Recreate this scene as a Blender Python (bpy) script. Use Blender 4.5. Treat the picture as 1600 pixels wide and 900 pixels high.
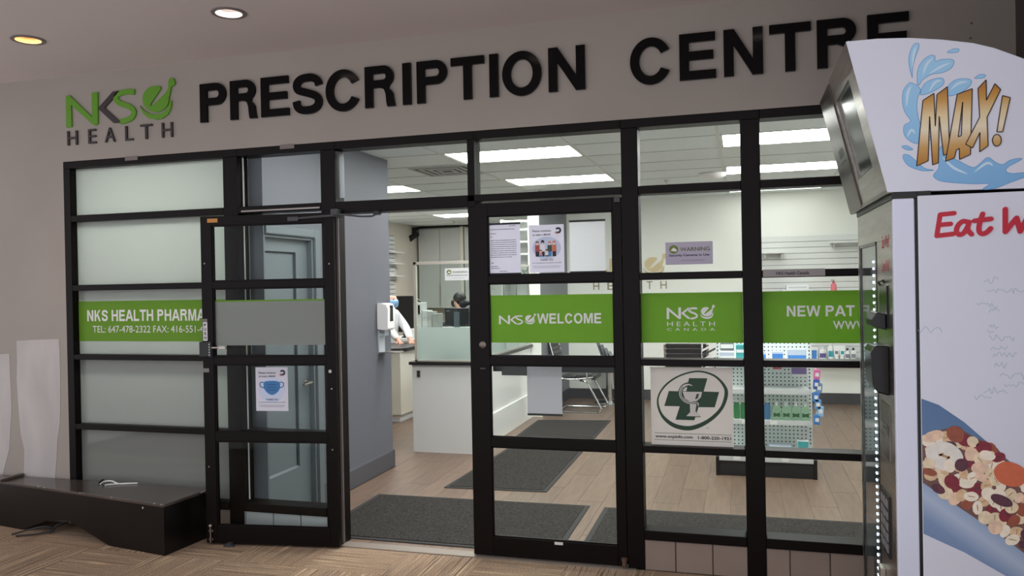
import bpy, math, random
from mathutils import Vector, Matrix
from mathutils.geometry import tessellate_polygon

random.seed(7)
for _o in list(bpy.data.objects):
    bpy.data.objects.remove(_o)
SC = bpy.context.scene
COL = SC.collection
PI = math.pi
FORCE = []

# ------------------------------------------------------------------ camera
cam_d = bpy.data.cameras.new('camera')
cam = bpy.data.objects.new('camera', cam_d)
COL.objects.link(cam)
cam_d.sensor_width = 36.0
cam_d.lens = 1238.05 / 1600 * 36.0
cam_d.clip_start = 0.05


def cam_rows(yaw, pitch, roll):
    f = Vector((-math.sin(yaw) * math.cos(pitch), math.cos(yaw) * math.cos(pitch), math.sin(pitch)))
    r = Vector((math.cos(yaw), math.sin(yaw), 0))
    u = r.cross(f)
    return math.cos(roll) * r + math.sin(roll) * u, -math.sin(roll) * r + math.cos(roll) * u, f


_r, _u, _f = cam_rows(math.radians(16.175), math.radians(-0.318), math.radians(-1.077))
cam.matrix_world = Matrix(((_r.x, _u.x, -_f.x, 0.0), (_r.y, _u.y, -_f.y, -4.5), (_r.z, _u.z, -_f.z, 1.635), (0, 0, 0, 1)))
SC.camera = cam

# ------------------------------------------------------------------ world, exposure
WORLD_STRENGTH = 1.08
TROFFER = 19.0
DOWNLIGHT = 16.0
w = bpy.data.worlds.new('world')
SC.world = w
w.use_nodes = True
_bg = w.node_tree.nodes['Background']
_bg.inputs[0].default_value = (0.97, 0.95, 1.0, 1)
_bg.inputs[1].default_value = WORLD_STRENGTH
SC.view_settings.view_transform = 'Standard'
SC.view_settings.look = 'None'
SC.view_settings.gamma = 1.0
SC.view_settings.use_curve_mapping = False
SC.view_settings.exposure = 0.0


# ------------------------------------------------------------------ materials
def lin(c):
    return tuple((v / 255 / 12.92) if v / 255 <= 0.04045 else ((v / 255 + 0.055) / 1.055) ** 2.4 for v in c)


def newmat(name):
    m = bpy.data.materials.new(name)
    m.use_nodes = True
    nt = m.node_tree
    nt.nodes.clear()
    out = nt.nodes.new('ShaderNodeOutputMaterial')
    return m, nt, out


def nd(nt, t, **kw):
    n = nt.nodes.new(t)
    for k, v in kw.items():
        setattr(n, k, v)
    return n


def M(name, rgb, rough=0.5, metal=0.0, var=0.0, vscale=6.0, stretch=(1, 1, 1), bump=0.0, bscale=80.0, spec=0.5, rnd=0.0, coat=0.0):
    """Principled material; var = noise variation of the colour, rnd = variation from object to object."""
    m, nt, out = newmat(name)
    p = nd(nt, 'ShaderNodeBsdfPrincipled')
    nt.links.new(p.outputs[0], out.inputs[0])
    p.inputs['Roughness'].default_value = rough
    p.inputs['Metallic'].default_value = metal
    p.inputs['Specular IOR Level'].default_value = spec
    p.inputs['Coat Weight'].default_value = coat
    c = lin(rgb)
    p.inputs['Base Color'].default_value = (*c, 1)
    tc = nd(nt, 'ShaderNodeTexCoord')
    mp = nd(nt, 'ShaderNodeMapping')
    mp.inputs['Scale'].default_value = stretch
    nt.links.new(tc.outputs['Object'], mp.inputs[0])
    if var or rnd:
        val = None
        if var:
            n = nd(nt, 'ShaderNodeTexNoise')
            n.inputs['Scale'].default_value = vscale
            n.inputs['Detail'].default_value = 5
            nt.links.new(mp.outputs[0], n.inputs['Vector'])
            mr = nd(nt, 'ShaderNodeMapRange')
            mr.inputs[1].default_value = 0.3
            mr.inputs[2].default_value = 0.7
            mr.inputs[3].default_value = 1 - var
            mr.inputs[4].default_value = 1 + var
            nt.links.new(n.outputs[0], mr.inputs[0])
            val = mr.outputs[0]
        if rnd:
            oi = nd(nt, 'ShaderNodeObjectInfo')
            m2 = nd(nt, 'ShaderNodeMapRange')
            m2.inputs[3].default_value = 1 - rnd
            m2.inputs[4].default_value = 1 + rnd
            nt.links.new(oi.outputs['Random'], m2.inputs[0])
            if val is None:
                val = m2.outputs[0]
            else:
                mm = nd(nt, 'ShaderNodeMath', operation='MULTIPLY')
                nt.links.new(val, mm.inputs[0])
                nt.links.new(m2.outputs[0], mm.inputs[1])
                val = mm.outputs[0]
        vm = nd(nt, 'ShaderNodeVectorMath', operation='SCALE')
        vm.inputs[0].default_value = c
        nt.links.new(val, vm.inputs['Scale'])
        nt.links.new(vm.outputs[0], p.inputs['Base Color'])
    if bump:
        n2 = nd(nt, 'ShaderNodeTexNoise')
        n2.inputs['Scale'].default_value = bscale
        nt.links.new(mp.outputs[0], n2.inputs['Vector'])
        b = nd(nt, 'ShaderNodeBump')
        b.inputs['Strength'].default_value = bump
        b.inputs['Distance'].default_value = 0.004
        nt.links.new(n2.outputs[0], b.inputs['Height'])
        nt.links.new(b.outputs[0], p.inputs['Normal'])
    return m


def emis(name, rgb, s):
    m, nt, out = newmat(name)
    e = nd(nt, 'ShaderNodeEmission')
    e.inputs[0].default_value = (*lin(rgb), 1)
    e.inputs[1].default_value = s
    nt.links.new(e.outputs[0], out.inputs[0])
    return m


def true_fresnel(nt, ior):
    """Fresnel of a thin sheet: the same from its back face as from its front."""
    fr = nd(nt, 'ShaderNodeFresnel')
    ge = nd(nt, 'ShaderNodeNewGeometry')
    ma = nd(nt, 'ShaderNodeMath', operation='MULTIPLY_ADD')
    nt.links.new(ge.outputs['Backfacing'], ma.inputs[0])
    ma.inputs[1].default_value = 1 / ior - ior
    ma.inputs[2].default_value = ior
    nt.links.new(ma.outputs[0], fr.inputs[0])
    return fr


def glass(name, tint=(0.95, 0.97, 0.96), ior=1.45, rough=0.0, boost=1.0):
    m, nt, out = newmat(name)
    t = nd(nt, 'ShaderNodeBsdfTransparent')
    t.inputs[0].default_value = (*tint, 1)
    g = nd(nt, 'ShaderNodeBsdfGlossy')
    g.inputs['Roughness'].default_value = rough
    fr = true_fresnel(nt, ior)
    mx = nd(nt, 'ShaderNodeMixShader')
    mu = nd(nt, 'ShaderNodeMath', operation='MULTIPLY')
    mu.inputs[1].default_value = boost
    nt.links.new(fr.outputs[0], mu.inputs[0])
    nt.links.new(mu.outputs[0], mx.inputs[0])
    nt.links.new(t.outputs[0], mx.inputs[1])
    nt.links.new(g.outputs[0], mx.inputs[2])
    nt.links.new(mx.outputs[0], out.inputs[0])
    return m


def frosted(name, rgb, trans=0.6, clear=0.0, gloss=0.06):
    m, nt, out = newmat(name)
    c = (*lin(rgb), 1)
    d = nd(nt, 'ShaderNodeBsdfDiffuse')
    d.inputs[0].default_value = c
    t = nd(nt, 'ShaderNodeBsdfTranslucent')
    t.inputs[0].default_value = c
    mx = nd(nt, 'ShaderNodeMixShader')
    mx.inputs[0].default_value = trans
    nt.links.new(d.outputs[0], mx.inputs[1])
    nt.links.new(t.outputs[0], mx.inputs[2])
    tr = nd(nt, 'ShaderNodeBsdfTransparent')
    m2 = nd(nt, 'ShaderNodeMixShader')
    m2.inputs[0].default_value = clear
    nt.links.new(mx.outputs[0], m2.inputs[1])
    nt.links.new(tr.outputs[0], m2.inputs[2])
    g = nd(nt, 'ShaderNodeBsdfGlossy')
    g.inputs['Roughness'].default_value = 0.04
    m3 = nd(nt, 'ShaderNodeMixShader')
    fr = true_fresnel(nt, 1.45)
    mu = nd(nt, 'ShaderNodeMath', operation='MULTIPLY')
    mu.inputs[1].default_value = min(1.0, gloss * 20)
    nt.links.new(fr.outputs[0], mu.inputs[0])
    nt.links.new(mu.outputs[0], m3.inputs[0])
    nt.links.new(m2.outputs[0], m3.inputs[1])
    nt.links.new(g.outputs[0], m3.inputs[2])
    nt.links.new(m3.outputs[0], out.inputs[0])
    return m


def carpet_mat():
    m, nt, out = newmat('striped_carpet')
    p = nd(nt, 'ShaderNodeBsdfPrincipled')
    p.inputs['Roughness'].default_value = 0.95
    p.inputs['Specular IOR Level'].default_value = 0.1
    nt.links.new(p.outputs[0], out.inputs[0])
    tc = nd(nt, 'ShaderNodeTexCoord')
    oi = nd(nt, 'ShaderNodeObjectInfo')
    ad = nd(nt, 'ShaderNodeVectorMath', operation='ADD')
    cb = nd(nt, 'ShaderNodeCombineXYZ')
    mu = nd(nt, 'ShaderNodeMath', operation='MULTIPLY')
    mu.inputs[1].default_value = 37.0
    nt.links.new(oi.outputs['Random'], mu.inputs[0])
    nt.links.new(mu.outputs[0], cb.inputs[0])
    nt.links.new(mu.outputs[0], cb.inputs[1])
    nt.links.new(tc.outputs['Object'], ad.inputs[0])
    nt.links.new(cb.outputs[0], ad.inputs[1])
    mp = nd(nt, 'ShaderNodeMapping')
    mp.inputs['Scale'].default_value = (90, 1.3, 1)
    nt.links.new(ad.outputs[0], mp.inputs[0])
    n = nd(nt, 'ShaderNodeTexNoise')
    n.inputs['Scale'].default_value = 1.0
    n.inputs['Detail'].default_value = 3
    n.inputs['Roughness'].default_value = 0.6
    nt.links.new(mp.outputs[0], n.inputs['Vector'])
    cr = nd(nt, 'ShaderNodeValToRGB')
    e = cr.color_ramp.elements
    e[0].position = 0.36
    e[0].color = (*lin((98,84,72)), 1)
    e[1].position = 0.68
    e[1].color = (*lin((226,200,164)), 1)
    for pos, c in ((0.42, (160,138,118)), (0.52, (174,148,122)), (0.57, (140,124,112)), (0.62, (200,172,140))):
        x = e.new(pos)
        x.color = (*lin(c), 1)
    nt.links.new(n.outputs[0], cr.inputs[0])
    n2 = nd(nt, 'ShaderNodeTexNoise')
    n2.inputs['Scale'].default_value = 170
    nt.links.new(ad.outputs[0], n2.inputs['Vector'])
    mr = nd(nt, 'ShaderNodeMapRange')
    mr.inputs[1].default_value = 0.3
    mr.inputs[2].default_value = 0.7
    mr.inputs[3].default_value = 0.45
    mr.inputs[4].default_value = 1.35
    nt.links.new(n2.outputs[0], mr.inputs[0])
    vm = nd(nt, 'ShaderNodeVectorMath', operation='SCALE')
    nt.links.new(cr.outputs[0], vm.inputs[0])
    nt.links.new(mr.outputs[0], vm.inputs['Scale'])
    nt.links.new(vm.outputs[0], p.inputs['Base Color'])
    b = nd(nt, 'ShaderNodeBump')
    b.inputs['Strength'].default_value = 0.5
    b.inputs['Distance'].default_value = 0.004
    nt.links.new(n2.outputs[0], b.inputs['Height'])
    nt.links.new(b.outputs[0], p.inputs['Normal'])
    return m


def pegboard_mat():
    m, nt, out = newmat('pegboard')
    p = nd(nt, 'ShaderNodeBsdfPrincipled')
    p.inputs['Roughness'].default_value = 0.5
    nt.links.new(p.outputs[0], out.inputs[0])
    tc = nd(nt, 'ShaderNodeTexCoord')
    vm = nd(nt, 'ShaderNodeVectorMath', operation='SCALE')
    vm.inputs['Scale'].default_value = 1 / 0.033
    nt.links.new(tc.outputs['Object'], vm.inputs[0])
    fr = nd(nt, 'ShaderNodeVectorMath', operation='FRACTION')
    nt.links.new(vm.outputs[0], fr.inputs[0])
    su = nd(nt, 'ShaderNodeVectorMath', operation='SUBTRACT')
    su.inputs[1].default_value = (0.5, 0.5, 0.5)
    nt.links.new(fr.outputs[0], su.inputs[0])
    mu = nd(nt, 'ShaderNodeVectorMath', operation='MULTIPLY')
    mu.inputs[1].default_value = (1, 0, 1)
    nt.links.new(su.outputs[0], mu.inputs[0])
    ln = nd(nt, 'ShaderNodeVectorMath', operation='LENGTH')
    nt.links.new(mu.outputs[0], ln.inputs[0])
    lt = nd(nt, 'ShaderNodeMath', operation='LESS_THAN')
    lt.inputs[1].default_value = 0.19
    nt.links.new(ln.outputs['Value'], lt.inputs[0])
    mx = nd(nt, 'ShaderNodeMix', data_type='RGBA')
    nt.links.new(lt.outputs[0], mx.inputs['Factor'])
    mx.inputs['A'].default_value = (*lin((226, 236, 234)), 1)
    mx.inputs['B'].default_value = (*lin((40, 46, 46)), 1)
    nt.links.new(mx.outputs['Result'], p.inputs['Base Color'])
    return m


def gradient_mat(name, stops, z0, z1, rough=0.4):
    """A printed colour gradient running up the object (z0 to z1)."""
    m, nt, out = newmat(name)
    p = nd(nt, 'ShaderNodeBsdfPrincipled')
    p.inputs['Roughness'].default_value = rough
    nt.links.new(p.outputs[0], out.inputs[0])
    tc = nd(nt, 'ShaderNodeTexCoord')
    sx = nd(nt, 'ShaderNodeSeparateXYZ')
    nt.links.new(tc.outputs['Object'], sx.inputs[0])
    mr = nd(nt, 'ShaderNodeMapRange')
    mr.inputs[1].default_value = z0
    mr.inputs[2].default_value = z1
    nt.links.new(sx.outputs[2], mr.inputs[0])
    cr = nd(nt, 'ShaderNodeValToRGB')
    e = cr.color_ramp.elements
    e[0].position, e[0].color = stops[0][0], (*lin(stops[0][1]), 1)
    e[1].position, e[1].color = stops[-1][0], (*lin(stops[-1][1]), 1)
    for a, c in stops[1:-1]:
        e.new(a).color = (*lin(c), 1)
    nt.links.new(mr.outputs[0], cr.inputs[0])
    nt.links.new(cr.outputs[0], p.inputs['Base Color'])
    return m


WALL = M('taupe_wall_paint', (160, 152, 144), 0.7, var=0.05, vscale=1.5, bump=0.08, bscale=60)
PATCH = M('white_primer', (188, 183, 181), 0.75, var=0.10, vscale=3, stretch=(2, 1, 0.6))
HALLCEIL = M('hall_ceiling_paint', (202, 190, 186), 0.8, var=0.03, vscale=1.0, bump=0.1, bscale=40)
BROWNWALL = M('brown_wall', (70, 60, 58), 0.6)
CARPET = carpet_mat()
FRAME = M('dark_bronze_metal', (15, 10, 9), 0.42, var=0.12, vscale=3, stretch=(3, 3, 0.6), spec=0.15)
BLACK = M('black_plastic', (16, 16, 17), 0.4)
BLACKG = M('black_gloss', (10, 9, 10), 0.25, spec=0.35)
DARKGREY = M('dark_grey', (58, 60, 64), 0.5)
GLASS = glass('clear_glass', (0.96, 0.98, 0.97), boost=0.22)
SHIELD = glass('shield_glass', (0.90, 0.94, 0.93), boost=0.5)
FROST = frosted('frosted_glass', (208, 212, 208), 0.75, 0.0, 0.05)
FROSTT = frosted('teal_frosted_glass', (206, 220, 215), 0.6, 0.22, 0.04)
TILE = M('base_tile', (148, 132, 122), 0.45, rnd=0.05, var=0.04, vscale=8)
GROUT = M('grout', (108, 98, 94), 0.9)
LETTER = M('black_sign_letter', (12, 11, 12), 0.12, spec=0.16)
GREEN = M('logo_green', (92, 150, 26), 0.45)
LOGODARK = M('logo_dark', (52, 44, 46), 0.5)
BANDGREEN = frosted('green_vinyl', (142, 190, 74), 0.5, 0.0, 0.01)
VINYLGREY = frosted('grey_vinyl_back', (182, 185, 182), 0.5, 0.0, 0.02)
WHITEVINYL = M('white_vinyl', (225, 226, 224), 0.5)
PAPER = frosted('white_paper', (240, 240, 250), 0.4, 0.0, 0.0)
PAPERB = frosted('white_paper_back', (242, 244, 246), 0.68, 0.0, 0.02)
INK = M('dark_ink', (52, 54, 66), 0.7)
INKL = M('grey_ink', (128, 130, 140), 0.7)
STEEL = M('brushed_steel', (176, 170, 164), 0.3, 1.0, var=0.18, vscale=3, stretch=(1, 1, 14))
STEELD = M('dark_brushed_steel', (120, 112, 106), 0.32, 1.0, var=0.25, vscale=3, stretch=(1, 6, 3))
CHROME = M('chrome', (220, 222, 224), 0.08, 1.0)
ALU = M('aluminium', (196, 194, 186), 0.35, 0.9)
GREYWALL = M('blue_grey_wall_paint', (98, 101, 110), 0.55, var=0.03, vscale=2)
GREYDOOR = M('blue_grey_door_paint', (104, 112, 119), 0.45)
GREYBASE = M('dark_grey_baseboard', (78, 80, 86), 0.45)
GREYSHADE = M('grey_shade', (44, 48, 54), 0.6)
WHITEWALL = M('cream_wall_paint', (242, 244, 238), 0.7, var=0.02, vscale=1.5)
BEIGEWALL = M('beige_wall_paint', (214, 208, 194), 0.7)
CEILTILE = M('mineral_ceiling_tile', (238, 246, 246), 0.9, var=0.05, vscale=60, bump=0.2, bscale=120, rnd=0.02)
GRID = M('ceiling_grid', (222, 224, 220), 0.6)
PLANK = M('walnut_vinyl_plank', (119, 99, 85), 0.36, var=0.2, vscale=4, stretch=(7, 0.8, 1), rnd=0.09, spec=0.4)
PLANKG = M('plank_joint', (104, 86, 74), 0.7)
MATM = M('charcoal_mat', (58, 56, 54), 0.95, var=0.55, vscale=70, bump=0.6, bscale=150, spec=0.1)
MATEDGE = M('rubber_mat_edge', (46, 45, 45), 0.8)
WHITEGLOSS = M('white_gloss_laminate', (232, 234, 232), 0.12, spec=0.5)
WHITEMATT = M('white_laminate', (222, 224, 222), 0.4)
CAB = M('cabinet_laminate', (200, 204, 200), 0.4)
COUNTERTOP = M('black_countertop', (34, 31, 31), 0.35)
WHITEPL = M('white_plastic', (238, 238, 238), 0.3)
TROF = emis('troffer_diffuser', (255, 255, 252), TROFFER)
TROFDIM = emis('troffer_diffuser_dimmed', (255, 255, 250), 3.5)
PEG = pegboard_mat()
SHELFM = M('shelf_metal', (232, 238, 238), 0.4)
VENDW = M('white_powder_coat', (222, 226, 244), 0.35, var=0.02, vscale=2)
VENDP = M('white_printed_panel', (224, 226, 238), 0.45, var=0.02, vscale=2)
RED = M('red_print', (196, 36, 58), 0.5)
NAVY = M('navy', (38, 36, 76), 0.5)


# ------------------------------------------------------------------ mesh helpers
class MB:
    def __init__(s):
        s.v, s.f = [], []

    def add(s, vs, fs):
        o = len(s.v)
        s.v += [tuple(p) for p in vs]
        s.f += [tuple(i + o for i in f) for f in fs]
        return s

    def box(s, x0, y0, z0, x1, y1, z1):
        x0, x1 = min(x0, x1), max(x0, x1)
        y0, y1 = min(y0, y1), max(y0, y1)
        z0, z1 = min(z0, z1), max(z0, z1)
        return s.add([(x0, y0, z0), (x1, y0, z0), (x1, y1, z0), (x0, y1, z0), (x0, y0, z1), (x1, y0, z1), (x1, y1, z1), (x0, y1, z1)],
                     [(0, 3, 2, 1), (4, 5, 6, 7), (0, 1, 5, 4), (1, 2, 6, 5), (2, 3, 7, 6), (3, 0, 4, 7)])

    def prism(s, pts, y0, y1, holes=(), fn=None):
        """Polygon given in (x, z), run from y0 to y1 (fn maps (x, y, z) elsewhere)."""
        fn = fn or (lambda x, y, z: (x, y, z))
        loops = []
        for k, lp in enumerate([list(pts)] + [list(h) for h in holes]):
            a = sum(lp[i][0] * lp[(i + 1) % len(lp)][1] - lp[(i + 1) % len(lp)][0] * lp[i][1] for i in range(len(lp)))
            if (a < 0) == (k == 0):
                lp = lp[::-1]
            loops.append(lp)
        flat = [p for lp in loops for p in lp]
        tri = tessellate_polygon([[Vector((p[0], p[1], 0)) for p in lp] for lp in loops])
        n = len(flat)
        vs = [fn(p[0], y0, p[1]) for p in flat] + [fn(p[0], y1, p[1]) for p in flat]
        fs = []
        for t in tri:
            a, b, c = (flat[i] for i in t)
            ccw = (b[0] - a[0]) * (c[1] - a[1]) - (b[1] - a[1]) * (c[0] - a[0]) > 0
            t = tuple(t) if ccw else tuple(t[::-1])
            fs.append(t)
            fs.append(tuple(i + n for i in t[::-1]))
        o = 0
        for lp in loops:
            m = len(lp)
            for i in range(m):
                j = (i + 1) % m
                fs.append((o + i, o + i + n, o + j + n, o + j))
            o += m
        return s.add(vs, fs)

    def tube(s, pts, r, seg=8, cap=True):
        pts = [Vector(p) for p in pts]
        rs = r if isinstance(r, (list, tuple)) else [r] * len(pts)
        up = Vector((0.013, 0.02, 1)).normalized()
        rings = []
        for i, p in enumerate(pts):
            t = (pts[min(i + 1, len(pts) - 1)] - pts[max(i - 1, 0)]).normalized()
            a = t.cross(up)
            if a.length < 0.05:
                a = t.cross(Vector((1, 0, 0)))
            a.normalize()
            b = a.cross(t).normalized()
            rings.append([p + rs[i] * (math.cos(2 * PI * k / seg) * a + math.sin(2 * PI * k / seg) * b) for k in range(seg)])
        vs = [q for rg in rings for q in rg]
        fs = []
        for i in range(len(pts) - 1):
            for k in range(seg):
                j = (k + 1) % seg
                fs.append((i * seg + k, i * seg + j, (i + 1) * seg + j, (i + 1) * seg + k))
        if cap:
            fs.append(tuple(range(seg))[::-1])
            fs.append(tuple((len(pts) - 1) * seg + k for k in range(seg)))
        return s.add(vs, fs)

    def lathe(s, prof, c=(0, 0, 0), seg=16, axis='z', sx=1.0, sy=1.0):
        vs = []
        for r, h in prof:
            for k in range(seg):
                a = 2 * PI * k / seg
                p = (r * math.cos(a) * sx, r * math.sin(a) * sy, h)
                if axis == 'y':
                    p = (p[0], -p[2], p[1])
                elif axis == 'x':
                    p = (p[2], p[1], -p[0])
                vs.append((c[0] + p[0], c[1] + p[1], c[2] + p[2]))
        fs = []
        for i in range(len(prof) - 1):
            for k in range(seg):
                j = (k + 1) % seg
                fs.append((i * seg + k, i * seg + j, (i + 1) * seg + j, (i + 1) * seg + k))
        fs.append(tuple(range(seg))[::-1])
        fs.append(tuple((len(prof) - 1) * seg + k for k in range(seg)))
        return s.add(vs, fs)

    def ball(s, c, rx, ry=None, rz=None, seg=14, rings=9, zmin=-1.0):
        ry = rx if ry is None else ry
        rz = rx if rz is None else rz
        vs, fs = [], []
        for i in range(rings + 1):
            t = max(zmin, -1 + 2 * i / rings) if zmin > -1 else -math.cos(PI * i / rings)
            q = math.sqrt(max(0, 1 - t * t)) if 0 < i < rings or zmin > -1 else 0.001
            if i == rings:
                q, t = 0.001, 1
            for k in range(seg):
                a = 2 * PI * k / seg
                vs.append((c[0] + rx * q * math.cos(a), c[1] + ry * q * math.sin(a), c[2] + rz * t))
        for i in range(rings):
            for k in range(seg):
                j = (k + 1) % seg
                fs.append((i * seg + k, i * seg + j, (i + 1) * seg + j, (i + 1) * seg + k))
        return s.add(vs, fs)

    def mesh(s, name):
        me = bpy.data.meshes.new(name)
        me.from_pydata(s.v, [], s.f)
        me.update()
        return me

    def build(s, name, mat, parent=None, bevel=0.0, smooth=False, local=False):
        me = s.mesh(name)
        me.materials.append(mat)
        if smooth:
            for p in me.polygons:
                p.use_smooth = True
        o = bpy.data.objects.new(name, me)
        COL.objects.link(o)
        if parent is not None:
            o.parent = parent
            if not local and parent.parent is None:
                o.location = -parent.location if parent.type == 'EMPTY' else Vector((0, 0, 0))
        if bevel:
            b = o.modifiers.new('soft_edge', 'BEVEL')
            b.width = bevel
            b.segments = 2
            b.limit_method = 'ANGLE'
        if smooth:
            try:
                me.set_sharp_from_angle(angle=math.radians(40))
            except Exception:
                pass
        return o


def tag(o, label=None, cat=None, group=None, kind=None):
    if label:
        o['label'] = label
    if cat:
        o['category'] = cat
    if group:
        o['group'] = group
    if kind:
        o['kind'] = kind
    return o


def thing(name, label, cat, loc=(0, 0, 0), group=None, kind=None, rz=0.0):
    o = bpy.data.objects.new(name, None)
    o.empty_display_size = 0.1
    COL.objects.link(o)
    o.location = loc
    o.rotation_euler = (0, 0, rz)
    return tag(o, label, cat, group, kind)


def piece(name, me, parent, loc, rz=0.0, mat=None):
    o = bpy.data.objects.new(name, me)
    COL.objects.link(o)
    o.parent = parent
    o.location = loc
    o.rotation_euler = (0, 0, rz)
    return o


def copy_thing(root, loc, rz=None, label=None):
    r = root.copy()
    COL.objects.link(r)
    r.location = loc
    if rz is not None:
        r.rotation_euler = (0, 0, rz)
    if label:
        r['label'] = label
    for ch in list(root.children):
        c = ch.copy()
        COL.objects.link(c)
        c.parent = r
        for g in list(ch.children):
            d = g.copy()
            COL.objects.link(d)
            d.parent = c
    return r


def smooth_closed(pts, n=6):
    out = []
    m = len(pts)
    for i in range(m):
        p0, p1, p2, p3 = (pts[(i + k - 1) % m] for k in range(4))
        for k in range(n):
            t = k / n
            out.append(tuple(0.5 * (2 * p1[d] + (p2[d] - p0[d]) * t + (2 * p0[d] - 5 * p1[d] + 4 * p2[d] - p3[d]) * t * t
                                    + (3 * p1[d] - p0[d] - 3 * p2[d] + p3[d]) * t ** 3) for d in (0, 1)))
    return out


def smooth_open(pts, n=6):
    q = [pts[0]] + list(pts) + [pts[-1]]
    out = []
    for i in range(len(q) - 3):
        p0, p1, p2, p3 = q[i:i + 4]
        for k in range(n):
            t = k / n
            out.append(tuple(0.5 * (2 * p1[d] + (p2[d] - p0[d]) * t + (2 * p0[d] - 5 * p1[d] + 4 * p2[d] - p3[d]) * t * t
                                    + (3 * p1[d] - p0[d] - 3 * p2[d] + p3[d]) * t ** 3) for d in range(len(p1))))
    out.append(tuple(pts[-1]))
    return out


def stroke(pts, wd):
    """Outline polygon of a flat stroke along 2-D points."""
    L, R = [], []
    ws = wd if isinstance(wd, (list, tuple)) else [wd] * len(pts)
    for i, p in enumerate(pts):
        a, b = pts[max(i - 1, 0)], pts[min(i + 1, len(pts) - 1)]
        dx, dz = b[0] - a[0], b[1] - a[1]
        l = math.hypot(dx, dz) or 1
        nx, nz = -dz / l * ws[i] / 2, dx / l * ws[i] / 2
        L.append((p[0] + nx, p[1] + nz))
        R.append((p[0] - nx, p[1] - nz))
    return L + R[::-1]


def ellipse(cx, cz, rx, rz, n=24, a0=0.0, a1=2 * PI, rot=0.0):
    full = abs(a1 - a0 - 2 * PI) < 1e-6
    m = n if full else n + 1
    out = []
    for k in range(m):
        a = a0 + (a1 - a0) * k / n
        x, z_ = rx * math.cos(a), rz * math.sin(a)
        out.append((cx + x * math.cos(rot) - z_ * math.sin(rot), cz + x * math.sin(rot) + z_ * math.cos(rot)))
    return out


_tcache = {}


def text_mesh(body, bold=0.0, shear=0.0, space=1.0):
    key = (body, bold, shear, space)
    if key not in _tcache:
        cu = bpy.data.curves.new('lettering', 'FONT')
        cu.body = body
        cu.offset = bold
        cu.shear = shear
        cu.space_character = space
        cu.resolution_u = 3
        cu.fill_mode = 'FRONT'
        ob = bpy.data.objects.new('lettering_source', cu)
        me = bpy.data.meshes.new_from_object(ob)
        vs = [(v.co.x, v.co.y) for v in me.vertices]
        fs = [tuple(p.vertices) for p in me.polygons]
        bpy.data.objects.remove(ob)
        bpy.data.curves.remove(cu)
        bpy.data.meshes.remove(me)
        _tcache[key] = (vs, fs)
    return _tcache[key]


def text(mb, body, x0, z0, z1, y, x1=None, bold=0.0, shear=0.0, space=1.0, thick=0.0012, fn=None, align='l'):
    """Lettering that faces -y, fitted to the box x0..x1, z0..z1 (x1 None keeps the proportions)."""
    vs, fs = text_mesh(body, bold, shear, space)
    if not vs:
        return mb
    ax, bx = min(v[0] for v in vs), max(v[0] for v in vs)
    az, bz = min(v[1] for v in vs), max(v[1] for v in vs)
    sz = (z1 - z0) / (bz - az)
    sx = sz if x1 is None else (x1 - x0) / (bx - ax)
    if align == 'c' and x1 is None:
        x0 = x0 - sx * (bx - ax) / 2
    fn = fn or (lambda x, yy, z: (x, yy, z))
    mb.add([fn(x0 + (v[0] - ax) * sx, y - thick, z0 + (v[1] - az) * sz) for v in vs], fs)
    return mb


# ================================================================== SETTING: the hall
hall_floor = thing('floor', 'brown striped carpet tile floor of the hall outside the shop', 'floor', (0, 0, 0), kind='structure')
MB().box(-6.8, -3.2, -0.06, 2.2, 0.02, -0.008).build('underlay', GROUT, hall_floor)
_tm = MB().box(-0.2495, -0.2495, -0.012, 0.2495, 0.2495, 0.0).mesh('carpet_tile')
_tm.materials.append(CARPET)
_tmh = MB().box(-0.2495, -0.205, -0.012, 0.2495, 0.21, 0.0).mesh('carpet_tile')
_tmh.materials.append(CARPET)
_tmv = MB().box(-0.21, -0.2495, -0.012, 0.205, 0.2495, 0.0).mesh('carpet_tile')
_tmv.materials.append(CARPET)
for i in range(-13, 4):
    for j in range(0, 6):
        turn = (i + j) % 2
        x = i * 0.5 + 0.25
        if j == 0:
            piece('carpet_tile', _tmv if turn else _tmh, hall_floor, (x, -0.21, 0), PI / 2 if turn else 0)
        else:
            piece('carpet_tile', _tm, hall_floor, (x, -0.42 - (j - 0.5) * 0.5, 0), PI / 2 if turn else 0)
MB().box(-2.45, -0.03, -0.01, -0.6, 0.06, 0.006).build('threshold', M('threshold_metal', (150, 140, 130), 0.5, 0.4), hall_floor)

hc = tag(MB().prism([(-7.2, -2.4), (2.4, -2.4), (2.4, 0.1), (-7.2, 0.1)], 3.155, 3.25,
                    [ellipse(-4.093, -0.722, 0.07, 0.07, 28), ellipse(-2.688, -0.728, 0.07, 0.07, 28), ellipse(-1.285, -0.734, 0.07, 0.07, 28), ellipse(0.118, -0.74, 0.07, 0.07, 28)],
                    fn=lambda x, y, z: (x, z, y)).build('ceiling', HALLCEIL),
         'plain grey taupe painted hall ceiling with round downlights', 'ceiling', kind='structure')

wf = thing('wall_front', 'grey taupe hall wall above and beside the dark shop windows', 'wall', (0, 0.06, 0), kind='structure')
MB().box(-9, 0, 0, -4.588, 0.12, 3.155).box(-4.588, 0, 2.553, 1.46, 0.12, 3.155).build('plaster', WALL, wf)
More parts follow.
